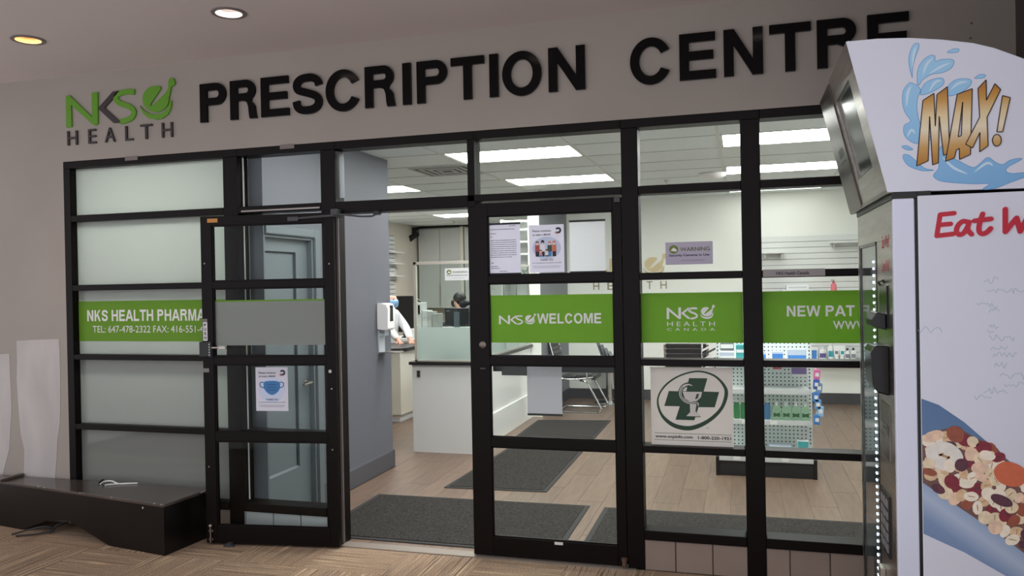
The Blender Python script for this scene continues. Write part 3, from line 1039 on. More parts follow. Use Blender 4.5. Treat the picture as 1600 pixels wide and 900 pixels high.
# people poster on the closed leaf
ox2, oz2, W2, H2 = -1.200, 1.697, 0.210, 0.279
yp = 0.0185
t = thing('people_poster', 'white poster with a group of masked figures on the closed door', 'poster', (ox2 + W2 / 2, yp, oz2))
MB().box(ox2, yp - 0.001, oz2, ox2 + W2, yp, oz2 + H2).build('sheet', PAPER, t)
fn2 = lambda x, y, z_: (ox2 + x, yp - 0.001 + y, oz2 + z_)
MB().prism(ellipse(0.5 * W2, 0.515 * H2, 0.41 * W2, 0.235 * H2, 32), -0.0005, 0, fn=fn2).build('round_ground', BLUEC, t)
poster_common(t, fn2, W2, H2, False)
PC = {k: M('print_' + k, v, 0.6) for k, v in dict(skin=(214, 168, 148), dark_skin=(74, 58, 52), red=(168, 74, 78), black=(34, 32, 38), white=(232, 232, 236), orange=(206, 120, 92), blue=(70, 130, 190), pink=(220, 140, 140), brown=(120, 80, 64), green=(60, 74, 66)).items()}
layers = {k: MB() for k in PC}


def pr(k, pts, d):
    layers[k].prism([(a * W2, b * H2) for a, b in pts], -0.0008 - 0.0003 * d, 0, fn=fn2)


for cx, top, hair, skin, shirt, leg, sc_ in ((0.235, 0.655, 'brown', 'skin', 'red', 'black', 1.0), (0.39, 0.675, 'black', 'dark_skin', 'white', 'black', 1.05), (0.59, 0.65, 'pink', 'skin', 'green', 'blue', 1.0), (0.72, 0.655, 'orange', 'skin', 'orange', 'black', 1.0), (0.335, 0.47, 'brown', 'skin', 'pink', 'blue', 0.62), (0.51, 0.475, 'black', 'skin', 'white', 'green', 0.62)):
    d = 0 if sc_ > 0.8 else 4
    pr(leg, [(cx - 0.05, 0.335), (cx + 0.05, 0.335), (cx + 0.055, 0.45 if sc_ > 0.8 else 0.37), (cx - 0.055, 0.45 if sc_ > 0.8 else 0.37)], 1 + d)
    pr(shirt, [(cx - 0.065 * sc_, 0.44 if sc_ > 0.8 else 0.36), (cx + 0.065 * sc_, 0.44 if sc_ > 0.8 else 0.36), (cx + 0.06 * sc_, top - 0.075 * sc_), (cx - 0.06 * sc_, top - 0.075 * sc_)], 2 + d)
    pr(skin, ellipse(cx, top - 0.045 * sc_, 0.045 * sc_ ** 0.5, 0.038 * sc_ ** 0.5, 12), 3 + d)
    pr(hair, ellipse(cx, top - 0.03 * sc_, 0.052 * sc_ ** 0.5, 0.036 * sc_ ** 0.5, 12, 0.1, PI - 0.1), 4 + d)
    pr('white', ellipse(cx, top - 0.062 * sc_, 0.03 * sc_ ** 0.5, 0.018 * sc_ ** 0.5, 8), 4 + d)
for k, mb in layers.items():
    if mb.v:
        mb.build('figure_print', PC[k], t)

# letter sheet and blank sheet on the closed leaf
t = thing('letter_sheet', 'typed white letter with black tape strips on the closed door', 'paper', (-1.357, yp, 1.69))
MB().box(-1.460, yp - 0.001, 1.697, -1.254, yp, 1.988).build('sheet', PAPER, t)
MB().box(-1.462, yp - 0.0025, 1.986, -1.253, yp - 0.0002, 1.998).build('tape_strip', BLACK, t)
MB().box(-1.460, yp - 0.0025, 1.687, -1.252, yp - 0.0002, 1.699).build('tape_strip', BLACK, t)
mb = MB()
rows_ = [(1.957, 0.02, 0.80), (1.932, 0.02, 0.2), (1.913, 0.02, 0.07)] + [(1.892 - 0.0125 * k, 0.02, 0.86 if k < 8 else 0.72) for k in range(9)] + [(1.757, 0.03, 0.11), (1.737, 0.03, 0.25), (1.726, 0.03, 0.31), (1.707, 0.3, 0.55), (1.976, 0.64, 0.84)]
for zz, a, b in rows_:
    x = a
    while x < b:
        l = min(random.uniform(0.02, 0.09), b - x)
        mb.box(-1.442 + x * 0.19, yp - 0.0016, zz, -1.442 + (x + l) * 0.19, yp - 0.0009, zz + 0.0042)
        x += l + 0.014
mb.build('typed_lines', INKL, t)
t = thing('blank_sheet', 'blank white sheet back with black tape strips on the closed door', 'paper', (-0.852, yp, 1.69))
MB().box(-0.957, yp - 0.001, 1.698, -0.748, yp, 1.985).build('sheet', PAPERB, t)
MB().box(-0.958, yp - 0.0025, 1.984, -0.746, yp - 0.0002, 1.996).build('tape_strip', BLACK, t)
MB().box(-0.958, yp - 0.0025, 1.688, -0.746, yp - 0.0002, 1.699).build('tape_strip', BLACK, t)
t = thing('hanging_sheet', 'grey plastic sheet hanging over the push bar inside the closed door', 'plastic sheet', (-1.13, 0.046, 0.85))
MB().box(-1.235, 0.043, 0.862, -1.024, 0.046, 1.142).build('sheet', frosted('grey_sheet', (214, 214, 220), 0.5, 0.08, 0.02), t)
MB().box(-1.236, 0.0425, 0.850, -1.023, 0.0465, 0.863).build('tape_strip', BLACK, t)


def warning(name, label, x0, x1, z0, z1, y, bgm):
    t = thing(name, label, 'sign', ((x0 + x1) / 2, y, z0))
    W_, H_ = x1 - x0, z1 - z0
    MB().box(x0, y - 0.003, z0, x1, y, z1).build('plate', bgm, t)
    yy = y - 0.003
    MB().prism(ellipse(x0 + 0.175 * W_, z0 + 0.68 * H_, 0.098 * W_, 0.19 * H_, 24), yy - 0.0008, yy).build('round_badge', M('olive_green', (104, 124, 48), 0.5), t)
    cx, cz = x0 + 0.175 * W_, z0 + 0.68 * H_
    MB().prism([(cx - 0.065 * W_, cz - 0.06 * H_), (cx + 0.05 * W_, cz - 0.10 * H_), (cx + 0.07 * W_, cz - 0.02 * H_), (cx + 0.0 * W_, cz + 0.08 * H_), (cx - 0.03 * W_, cz + 0.03 * H_)], yy - 0.0016, yy).build('camera_mark', WHITEVINYL, t)
    text(MB(), 'WARNING', x0 + 0.31 * W_, z0 + 0.59 * H_, z0 + 0.76 * H_, yy, x0 + 0.94 * W_, bold=0.015).build('lettering', M('olive_grey', (96, 104, 72), 0.6), t)
    text(MB(), 'Security Cameras in Use', x0 + 0.075 * W_, z0 + 0.335 * H_, z0 + 0.47 * H_, yy, x0 + 0.93 * W_, bold=0.02).build('lettering', NAVY, t)
    text(MB(), 'TABLE - NKS HEALTH MANAGEMENT'[8:], x0 + 0.33 * W_, z0 + 0.16 * H_, z0 + 0.205 * H_, yy, x0 + 0.82 * W_).build('small_print', INKL, t)
    return t


warning('warning_sign', 'lavender grey security camera warning sign on the window glass', -0.411, -0.152, 1.724, 1.851, GY - 0.0005, M('lavender_plate', (176, 170, 188), 0.5))

# emblem sign
O_OUT = [(-0.242, 1.129), (-0.153, 1.106), (-0.097, 1.051), (-0.083, 0.998), (-0.11, 0.92), (-0.169, 0.853), (-0.245, 0.806), (-0.315, 0.791), (-0.392, 0.81), (-0.45, 0.863), (-0.474, 0.935), (-0.463, 0.996), (-0.417, 1.057), (-0.339, 1.106)]
O_IN = [(-0.243, 1.12), (-0.159, 1.097), (-0.111, 1.044), (-0.103, 0.997), (-0.127, 0.926), (-0.186, 0.865), (-0.256, 0.827), (-0.315, 0.816), (-0.385, 0.832), (-0.441, 0.878), (-0.464, 0.941), (-0.454, 0.993), (-0.41, 1.05), (-0.337, 1.097)]
O_CR = [(-0.293, 1.086), (-0.193, 1.086), (-0.215, 1.012), (-0.131, 1.011), (-0.156, 0.925), (-0.244, 0.924), (-0.268, 0.85), (-0.372, 0.85), (-0.347, 0.926), (-0.433, 0.926), (-0.406, 1.011), (-0.31, 1.01)]
O_BOWL = [(-0.33, 1.009), (-0.223, 1.01), (-0.23, 0.98), (-0.254, 0.957), (-0.289, 0.953), (-0.318, 0.97)]
O_STEM = [(-0.291, 0.939), (-0.255, 0.94), (-0.261, 0.901), (-0.237, 0.872), (-0.312, 0.872), (-0.29, 0.895)]
O_SN = [(-0.276, 1.043), (-0.299, 1.05), (-0.326, 1.038), (-0.342, 1.01), (-0.339, 0.98), (-0.313, 0.954), (-0.278, 0.945), (-0.248, 0.946), (-0.246, 0.93)]
DKG = M('dark_green_print', (24, 62, 40), 0.5)
SIGNW = frosted('white_sign_board', (240, 236, 230), 0.3, 0.0, 0.02)
t = thing('emblem_sign', 'white square sign with dark green cross and bowl emblem in the window', 'sign', (-0.282, 0.04, 0.705))
MB().box(-0.508, 0.044, 0.706, -0.057, 0.0485, 1.146).build('board', SIGNW, t)
MB().prism(smooth_closed(O_OUT, 4), 0.0432, 0.044, [smooth_closed(O_IN, 4)]).build('oval_ring', DKG, t)
MB().prism(O_CR, 0.0432, 0.044).build('cross', DKG, t)
grow = lambda pts, k: [(sum(p[0] for p in pts) / len(pts) + (a - sum(p[0] for p in pts) / len(pts)) * k, sum(p[1] for p in pts) / len(pts) + (b - sum(p[1] for p in pts) / len(pts)) * k) for a, b in pts]
sn = smooth_open(O_SN, 5)
mb = MB().prism(grow(O_STEM, 1.12), 0.0427, 0.044).prism(stroke(sn, 0.023), 0.0426, 0.044).prism(grow(O_BOWL, 1.08), 0.0428, 0.044)
mb.build('bowl_outline', DKG, t)
_nn = len(sn)
MB().prism(O_BOWL, 0.0422, 0.044).prism(O_STEM, 0.0421, 0.044).prism(stroke(sn, [0.013 * min(1, 0.3 + 3 * min(i, _nn - 1 - i) / _nn) for i in range(_nn)]), 0.0420, 0.044).build('bowl_and_snake', SIGNW, t)
MB().prism(stroke(smooth_open(O_SN[2:8], 5), 0.004), 0.0416, 0.044).prism([(-0.253, 0.998), (-0.24, 0.999), (-0.246, 0.975), (-0.262, 0.966)], 0.0416, 0.044).build('bowl_shading', DKG, t)
text(MB(), 'www.ocpinfo.com', -0.486, 0.741, 0.763, 0.044, -0.278, bold=0.03).build('lettering', INK, t)
text(MB(), '1-800-220-1921', -0.250, 0.744, 0.762, 0.044, -0.071, bold=0.03).build('lettering', INK, t)
MB().box(-0.491, 0.0430, 0.7715, -0.068, 0.044, 0.7735).box(-0.491, 0.0430, 0.733, -0.068, 0.044, 0.735).build('rule_line', DKG, t)
text(MB(), 'TM', -0.204, 0.805, 0.811, 0.044, -0.192).build('small_print', INK, t)
# PUSH label
t = thing('push_label', 'small white PUSH label on the open door stile', 'label', (-3.319, -0.187, 0), rz=RZ)
MB().box(0.006, -0.0016, 1.306, 0.036, 0.0, 1.44).build('label', M('label_white', (214, 212, 214), 0.5), t, local=True)
MB().box(0.004, -0.002, 1.425, 0.037, -0.0002, 1.447).build('tape', M('grey_tape', (110, 106, 104), 0.5), t, local=True)
mb = MB()
for k, ch in enumerate('PUSH'):
    text(mb, ch, 0.0135, 1.397 - k * 0.027, 1.416 - k * 0.027, -0.0016, 0.0285, bold=0.03)
mb.build('lettering', INK, t, local=True)

# ================================================================== hall objects: bench, cable, downlights
BT = 0.316
BE = M('bench_black_laminate', (20, 17, 17), 0.28, var=0.25, vscale=5, spec=0.35)
BTOP = M('bench_top_reflection', (74, 66, 61), 0.2, var=0.25, vscale=3, spec=1.0)  # bench black lightened to stand in for the frosted glass reflected in it
CHIP = M('chipped_edge', (200, 196, 190), 0.8)
bn = thing('bench', 'long low black wooden bench with chipped edges under the frosted window', 'bench', (-4.2, -0.25, 0))
PF0, PF1, PB0, PB1 = (-5.75, -0.05), (-3.435, -0.434), (-5.75, -0.012), (-3.40, -0.026)
ang = math.atan2(PF1[1] - PF0[1], PF1[0] - PF0[0])
PF0 = (-5.75, PF1[1] + (-5.75 - PF1[0]) * math.tan(ang))


def quadbox(a, b, c, d, z0, z1):
    return MB().add([(*a, z0), (*b, z0), (*c, z0), (*d, z0), (*a, z1), (*b, z1), (*c, z1), (*d, z1)],
                    [(0, 3, 2, 1), (4, 5, 6, 7), (0, 1, 5, 4), (1, 2, 6, 5), (2, 3, 7, 6), (3, 0, 4, 7)])


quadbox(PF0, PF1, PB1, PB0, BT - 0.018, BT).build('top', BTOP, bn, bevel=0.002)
fx = lambda x: PF1[1] + (x - PF1[0]) * math.tan(ang)
fr_pts = [(PF1[0], 0.0), (PF1[0], BT - 0.018), (-5.75, BT - 0.018), (-5.75, 0.0), (-4.80, 0.0), (-4.47, 0.115), (-4.30, 0.115), (-3.93, 0.0)]
MB().prism(fr_pts, 0.002, 0.02, fn=lambda x, y, z: (x, fx(x) + y, z)).build('front_panel', BE, bn)
quadbox((PF1[0] - 0.02, PF1[1] + 0.004), PF1, PB1, (PB1[0] - 0.02, PB1[1]), 0, BT - 0.018).build('end_panel', BE, bn)
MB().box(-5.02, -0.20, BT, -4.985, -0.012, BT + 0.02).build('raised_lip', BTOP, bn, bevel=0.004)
MB().box(-5.02, -0.75, 0, -4.98, -0.16, BT + 0.0).build('divider', BE, bn) if False else None
mb = MB()
for x, l in ((-4.62, 0.012), (-4.56, 0.012), (-4.20, 0.035), (-3.90, 0.008), (-3.52, 0.008), (-3.46, 0.022)):
    mb.box(x, fx(x) - 0.0005, BT - 0.006, x + l, fx(x + l) + 0.006, BT + 0.0006)
mb.add([(PB1[0] - 0.003, PB1[1] - 0.10, BT - 0.006), (PB1[0] + 0.0012, PB1[1], BT - 0.006), (PB1[0] + 0.0012, PB1[1], BT + 0.0006), (PB1[0] - 0.003 - 0.002, PB1[1] - 0.10, BT + 0.0006)], [(0, 1, 2, 3)])
mb.box(-3.62, fx(-3.62) - 0.001, 0.272, -3.612, fx(-3.612) + 0.004, 0.284)
mb.build('edge_chip', CHIP, bn)
t = thing('power_cord', 'folded white cord lying on the black bench top', 'cord', (-4.15, -0.06, BT))
MB().tube(smooth_open([(-4.22, -0.11, BT + 0.006), (-4.235, -0.06, BT + 0.01), (-4.18, -0.05, BT + 0.014), (-4.10, -0.075, BT + 0.006), (-4.02, -0.05, BT + 0.006), (-3.98, -0.035, BT + 0.006), (-4.06, -0.06, BT + 0.006), (-4.14, -0.10, BT + 0.006), (-4.16, -0.13, BT + 0.006)], 5), 0.005, 6).build('cord', WHITEPL, t)
MB().tube([(-4.25, -0.09, BT + 0.007), (-4.25, -0.06, BT + 0.02), (-4.24, -0.055, BT + 0.022)], 0.006, 6).build('black_end', BLACK, t)
t = thing('cable_tangle', 'tangle of black cables on the floor under the bench front', 'cable', (-4.6, -0.3, 0))
MB().tube(smooth_open([(-4.75, -0.33, 0.01), (-4.66, -0.27, 0.03), (-4.55, -0.25, 0.05), (-4.50, -0.22, 0.02), (-4.58, -0.29, 0.012), (-4.68, -0.36, 0.012)], 5), 0.006, 6).build('cable', BLACK, t)
MB().tube(smooth_open([(-4.52, -0.25, 0.01), (-4.50, -0.20, 0.05), (-4.45, -0.16, 0.06)], 4), 0.008, 6).build('plug_end', BLACK, t)

WARM = emis('warm_lamp', (255, 214, 160), 5.0)
COOL = emis('cool_lamp', (255, 246, 240), 6.0)
for cx, cy, lab, em, refl, lc in ((-4.093, -0.722, 'recessed round downlight with a warm orange glow', WARM, (214, 176, 128), (1.0, 0.78, 0.5)), (-2.688, -0.728, 'recessed round downlight with a white ribbed reflector', COOL, (214, 204, 200), (1.0, 0.93, 0.88)),
                                  (-1.285, -0.734, 'recessed round downlight in front of the closed door', COOL, (214, 204, 200), (1.0, 0.93, 0.88)), (0.118, -0.74, 'recessed round downlight in front of the vending machine window', COOL, (214, 204, 200), (1.0, 0.93, 0.88))):
    t = thing('downlight', lab, 'ceiling light', (cx, cy, 3.155))
    mb = MB()
    prof = [(0.095, -0.003), (0.093, -0.006), (0.072, -0.006), (0.070, 0.0)]
    mb.lathe(prof, (cx, cy, 3.155), 32)
    mb.f = [f for f in mb.f if len(f) == 4]
    mb.build('trim_ring', M('dim_ring', (120, 112, 110), 0.5), t, smooth=True)
    mb = MB().lathe([(0.0699, -0.004), (0.066, 0.03), (0.062, 0.031), (0.056, 0.055), (0.052, 0.056), (0.045, 0.082)], (cx, cy, 3.155), 32)
    mb.f = [f for f in mb.f if len(f) == 4]
    mb.build('reflector', M('reflector_' + str(len(lab)), refl, 0.35), t, smooth=True)
    MB().lathe([(0.0, 0.0801), (0.045, 0.0802), (0.045, 0.086), (0.0, 0.0861)], (cx, cy, 3.155), 24).build('lamp', em, t)
    ld = bpy.data.lights.new('downlight_beam', 'SPOT')
    ld.energy = DOWNLIGHT
    ld.color = lc
    ld.spot_size = math.radians(110)
    ld.spot_blend = 0.8
    ld.shadow_soft_size = 0.04
    lo = bpy.data.objects.new('downlight_beam', ld)
    COL.objects.link(lo)
    lo.parent = t
    lo.location = (0, 0, 0.06)

# ================================================================== SHOP INTERIOR
CZ = 2.77
fl2 = thing('floor_2', 'brown wood plank vinyl floor inside the pharmacy', 'floor', (0, 3, 0), kind='structure')
MB().box(-6.2, 0.06, -0.06, 2.4, 10.2, -0.004).build('underlay', PLANKG, fl2)
_pm = MB().box(-0.0905, -0.6085, -0.006, 0.0905, 0.6085, 0.0).mesh('plank')
_pm.materials.append(PLANK)
for i in range(28):
    x = -3.03 + 0.183 * i + 0.09
    off = (i * 0.43) % 1.22
    for j in range(-1, 6):
        yc = 0.07 + off + j * 1.22
        y0, y1 = max(0.07, yc - 0.6085), min(6.5, yc + 0.6085)
        if y1 - y0 < 0.03:
            continue
        if y1 - y0 < 1.2:
            me = MB().box(-0.0905, y0 - yc, -0.006, 0.0905, y1 - yc, 0.0).mesh('plank')
            me.materials.append(PLANK)
        else:
            me = _pm
        piece('plank', me, fl2, (x, yc - 3, 0))
MB().box(-6.2, 2.1, -0.006, -3.035, 10.2, -0.001).build('far_planks', PLANK, fl2)

# walls
tag(MB().box(-2.37, 6.5, 0, 2.4, 6.62, CZ + 0.02).build('wall_back', WHITEWALL), 'cream back wall of the pharmacy with the pale logo', 'wall', kind='structure')
tag(MB().box(2.28, 0.12, 0, 2.4, 6.5, CZ + 0.02).build('wall_right_2', WHITEWALL), 'cream side wall inside the pharmacy, behind the vending machine', 'wall', kind='structure')
wl = thing('wall_left', 'blue grey partition wall beside the pharmacy entrance', 'wall', (-3.11, 1.1, 0), kind='structure')
MB().box(-3.166, 0.117, 0, -3.06, 0.13, CZ).build('wall_end', GREYWALL, wl)
MB().prism([(0.13, 0), (2.08, 0), (2.08, CZ), (0.13, CZ)], -3.166, -3.06, [[(0.135, 0.001), (0.755, 0.001), (0.755, 2.0), (0.135, 2.0)]], fn=lambda a, y, b: (y, a, b)).build('plaster', GREYWALL, wl)
MB().box(-6.1, 2.0, 0, -3.166, 2.08, CZ).build('return_wall', GREYWALL, wl)
d3 = thing('door_3', 'blue grey panelled door with a steel lever in the partition', 'door', (-3.10, 0.45, 0), kind='structure')
MB().box(-3.15, 0.136, 0.002, -3.122, 0.754, 1.998).build('slab', GREYDOOR, d3)
MB().box(-3.122, 0.136, 0.002, -3.104, 0.16, 1.998).box(-3.122, 0.585, 0.002, -3.104, 0.754, 1.998).box(-3.122, 0.16, 1.89, -3.104, 0.585, 1.998).prism([(-3.122, 0.002), (-3.104, 0.002), (-3.104, 0.335), (-3.122, 0.347)], 0.16, 0.585).build('panel_frame', GREYDOOR, d3)
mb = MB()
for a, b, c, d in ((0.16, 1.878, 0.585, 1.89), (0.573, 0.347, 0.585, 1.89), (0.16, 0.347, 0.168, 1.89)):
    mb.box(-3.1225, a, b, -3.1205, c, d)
mb.build('panel_shade_line', GREYSHADE, d3)  # dark strips painted where the recessed panel edge falls in shade
MB().box(-3.06, 0.755, 0, -3.045, 0.835, 2.06).box(-3.06, 0.132, 2.0, -3.045, 0.755, 2.06).box(-3.108, 0.735, 0, -3.06, 0.757, 2.0).box(-3.1035, 0.136, 1.98, -3.0605, 0.735, 1.9995).build('door_frame', GREYDOOR, d3, bevel=0.004)
MB().box(-3.062, 0.757, 0.0, -3.0435, 0.764, 2.0).box(-3.062, 0.14, 2.0, -3.0435, 0.757, 2.008).build('frame_shade_line', GREYSHADE, d3)  # shade at the frame edge drawn as thin dark strips
MB().tube([(-3.108, 0.69, 0.935), (-3.06, 0.69, 0.935)], 0.012).tube([(-3.062, 0.70, 0.935), (-3.058, 0.585, 0.93)], 0.010).lathe([(0.026, 0), (0.026, 0.008)], (-3.108, 0.69, 0.935), 14, 'x').build('lever_handle', STEEL, d3)
bb = thing('baseboard_left', 'dark grey baseboard along the blue grey partition', 'baseboard', (-3.05, 1.45, 0), kind='structure')
MB().box(-3.06, 0.836, 0, -3.046, 2.094, 0.15).box(-3.166, 2.08, 0, -3.046, 2.094, 0.15).build('board', GREYBASE, bb, bevel=0.003)
MB().box(-3.06, 0.836, 0.15, -3.05, 2.09, 0.158).build('top_lip', GREYWALL, bb)
tag(MB().box(-2.37, 6.484, 0, 2.28, 6.5, 0.14).build('baseboard_back', M('charcoal_baseboard', (66, 66, 70), 0.5)), 'charcoal baseboard along the cream back wall', 'baseboard', kind='structure')

st = thing('wall_middle', 'short grey sided wall with a white end beside the counter', 'wall', (-2.44, 5.7, 0), kind='structure')
MB().box(-2.515, 4.9, 0, -2.37, 4.915, CZ).build('end_face', WHITEWALL, st)
MB().box(-2.515, 4.915, 0, -2.37, 6.62, CZ).build('plaster', M('stub_grey_paint', (118, 122, 128), 0.55), st)
MB().box(-2.37, 4.95, 0, -2.356, 6.484, 0.15).build('board', GREYBASE, st)

# side room behind the frosted window
rm = thing('wall_side_room', 'pale walls of the side room behind the frosted window', 'wall', (-3.9, 0.7, 0), kind='structure')
MB().box(-4.70, 0.12, 0, -4.60, 1.95, CZ).box(-4.70, 1.9, 0, -3.17, 2.0, CZ).box(-3.18, 0.135, 0, -3.17, 1.9, CZ).box(-4.70, 0.12, -0.05, -3.17, 2.0, 0.0).build('plaster', M('side_room_wall', (150, 152, 146), 0.7), rm)
MB().box(-4.70, 0.12, CZ, -3.17, 2.0, CZ + 0.05).build('side_ceiling', WHITEWALL, rm)
t = thing('unseen_cupboard', 'unseen low cupboard added behind the lower frosted panes', 'cupboard', (-3.9, 0.5, 0))  # unseen, put in to block the lamp and darken the lower panes
MB().box(-4.50, 0.32, 0, -3.30, 0.80, 1.15).build('carcass', M('cupboard_grey', (120, 120, 112), 0.7), t)
MB().box(-4.52, 0.30, 1.15, -3.28, 0.82, 1.18).build('top', M('cupboard_top', (150, 150, 140), 0.6), t)
t = thing('side_room_light', 'ceiling light in the side room, hidden by frosted glass', 'ceiling light', (-3.9, 0.95, CZ))
MB().box(-4.45, 0.75, CZ - 0.05, -3.35, 1.15, CZ - 0.003).build('housing', WHITEMATT, t)
MB().box(-4.43, 0.77, CZ - 0.056, -3.37, 1.13, CZ - 0.05).build('diffuser', emis('side_diffuser', (250, 255, 250), 30.0), t)

# dispensary shell
tag(MB().box(-6.2, 2.08, 0, -6.05, 10.1, CZ + 0.02).build('wall_left_2', BEIGEWALL), 'beige side wall of the dispensary with the slatted panel', 'wall', kind='structure')
tag(MB().box(-6.2, 10.05, 0, -2.4, 10.2, CZ + 0.02).build('wall_back_2', BEIGEWALL), 'far beige wall behind the tall dispensary cabinets', 'wall', kind='structure')
tag(MB().box(-2.515, 6.62, 0, -2.40, 10.05, CZ + 0.02).build('wall_right_3', M('dispensary_grey', (170, 174, 172), 0.6)), 'grey inner wall closing the dispensary beside the white shelving', 'wall', kind='structure')

# ceiling: mineral tiles in a grid with troffers
cl = thing('ceiling_2', 'suspended white tile ceiling of the pharmacy', 'ceiling', (0, 4, CZ), kind='structure')
MB().box(-6.2, 0.12, CZ + 0.03, 2.4, 10.2, CZ + 0.10).build('deck', WHITEWALL, cl)
XG = [-6.19, -6.01, -4.84, -3.67, -2.50, -1.33, -0.16, 1.01, 2.18, 2.29]
YG = [0.12] + [0.099 + 0.617 * k for k in range(1, 17)]
TROFF = {(4, 0), (6, 0), (4, 3), (4, 6), (6, 3), (6, 6), (6, 9), (2, 6), (2, 12), (3, 12), (2, 9)}  # the two front-row panels are unseen, added to brighten the desk front
_ct = MB().box(-0.578, -0.3015, 0.004, 0.578, 0.3015, 0.02).mesh('ceiling_tile')
_ct.materials.append(CEILTILE)
for i in range(len(XG) - 1):
    for j in range(len(YG) - 1):
        if (i, j) in TROFF:
            continue
        xa, xb, ya, yb = XG[i], XG[i + 1], YG[j], YG[j + 1]
        if xb - xa < 1.0 or abs(yb - ya - 0.617) > 0.01:
            me = MB().box(-(xb - xa) / 2 + 0.007, -(yb - ya) / 2 + 0.007, 0.004, (xb - xa) / 2 - 0.007, (yb - ya) / 2 - 0.007, 0.02).mesh('ceiling_tile')
            me.materials.append(CEILTILE)
        else:
            me = _ct
        piece('ceiling_tile', me, cl, ((xa + xb) / 2, (ya + yb) / 2 - 4, 0))
for x in XG[1:-1]:
    MB().box(x - 0.012, 0.12, CZ - 0.001, x + 0.012, 9.98, CZ + 0.024).build('grid_runner', GRID, cl)
for yy in YG[1:]:
    MB().box(-6.05, yy - 0.008, CZ + 0.0002, 2.28, yy + 0.008, CZ + 0.022).build('grid_runner', M('grid_cross', (190, 194, 190), 0.6) if yy == YG[1] else bpy.data.materials['grid_cross'], cl)

lt = None
LL = {(4, 0): 'unseen ceiling panel light added inside the doorway, above the entrance mat', (6, 0): 'unseen ceiling panel light added inside the window with the emblem sign', (4, 3): 'long bright ceiling panel light over the reception desk front', (4, 6): 'second bright ceiling panel light, over the reception desk end', (6, 3): 'bright ceiling panel light over the shelf unit', (6, 6): 'bright ceiling panel light behind the shelf unit, middle of three', (6, 9): 'bright ceiling panel light nearest the slatted back wall',
      (2, 6): 'bright ceiling panel light seen past the grey partition top', (2, 12): 'bright ceiling panel light near the tall dispensary cabinets', (3, 12): 'bright ceiling panel light glimpsed over the typed letter', (2, 9): 'ceiling panel light above the masked staff, mostly hidden'}
for (i, j), lab in LL.items():
    cx, cy = (XG[i] + XG[i + 1]) / 2, (YG[j] + YG[j + 1]) / 2
    if lt is None:
        lt = thing('ceiling_light', lab, 'ceiling light', (cx, cy, CZ), 'panel lights in the pharmacy ceiling')
        h1, h2 = 0.572, 0.298
        mb = MB()
        for a in ((-h1, -h2, h1, -h2 + 0.018), (-h1, h2 - 0.018, h1, h2), (-h1, -h2, -h1 + 0.018, h2), (h1 - 0.018, -h2, h1, h2)):
            mb.box(a[0], a[1], 0.002, a[2], a[3], 0.03)
        mb.build('frame', GRID, lt, local=True)
        MB().box(-h1 + 0.018, -h2 + 0.018, 0.006, h1 - 0.018, h2 - 0.018, 0.012).build('diffuser', TROF, lt, local=True)
    else:
        cp = copy_thing(lt, (cx, cy, CZ), label=lab)
        if (i, j) == (6, 9):                                        # emission lowered to keep the back wall from burning out
            for ch in cp.children:
                if ch.name.startswith('diffuser'):
                    ch.data = ch.data.copy()
                    ch.data.materials[0] = TROFDIM
# air vent, smoke dome, sprinklers, security camera
t = thing('ceiling_vent', 'square louvred air vent in the pharmacy ceiling', 'vent', (-2.80, 2.97, CZ))
for k in range(4):
    r0, r1 = 0.30 - k * 0.07, 0.265 - k * 0.07
    mb = MB()
    zz = CZ - 0.004 - 0.002 * (k % 2)
    for a in ((-r0, -r0, r0, -r1), (-r0, r1, r0, r0), (-r0, -r1, -r1, r1), (r1, -r1, r0, r1)):
        mb.box(-2.80 + a[0], 2.93 + a[1], zz, -2.80 + a[2], 2.93 + a[3], CZ + 0.001)
    mb.build('louvre', M('vent_louvre_%d' % k, (186, 190, 188), 0.5), t)
MB().box(-3.09, 2.64, CZ - 0.002, -2.51, 3.22, CZ + 0.002).build('backing', M('vent_dark', (70, 74, 74), 0.8), t)
t = thing('ceiling_dome', 'shallow white dome detector on the pharmacy ceiling', 'detector', (-0.28, 4.25, CZ))
MB().lathe([(0.15, 0), (0.15, -0.012), (0.13, -0.03), (0.09, -0.05), (0.03, -0.06), (0.002, -0.061)], (-0.28, 4.25, CZ), 24).build('dome', WHITEPL, t, smooth=True)
for x, yy, lab in ((-0.80, 4.62, 'small ceiling sprinkler above the closed door window'), (-4.95, 8.9, 'small ceiling sprinkler near the tall cabinets'), (0.05, 1.55, 'small ceiling sprinkler in front of the shelf unit panel light')):
    t = thing('sprinkler', lab, 'sprinkler', (x, yy, CZ), 'ceiling sprinklers')
    MB().lathe([(0.03, 0), (0.03, -0.006), (0.012, -0.01), (0.012, -0.05), (0.03, -0.055), (0.03, -0.06), (0.002, -0.061)], (x, yy, CZ), 12).build('head', ALU, t, smooth=True)
t = thing('security_camera', 'black security camera at the top corner of the tall cabinets', 'camera', (-5.98, 9.6, 2.62))
MB().box(-6.05, 9.55, 2.60, -5.95, 9.65, 2.74).build('mount', BLACK, t)
MB().tube([(-5.96, 9.60, 2.62), (-6.04, 9.42, 2.52)], [0.05, 0.06]).build('camera_body', BLACK, t)

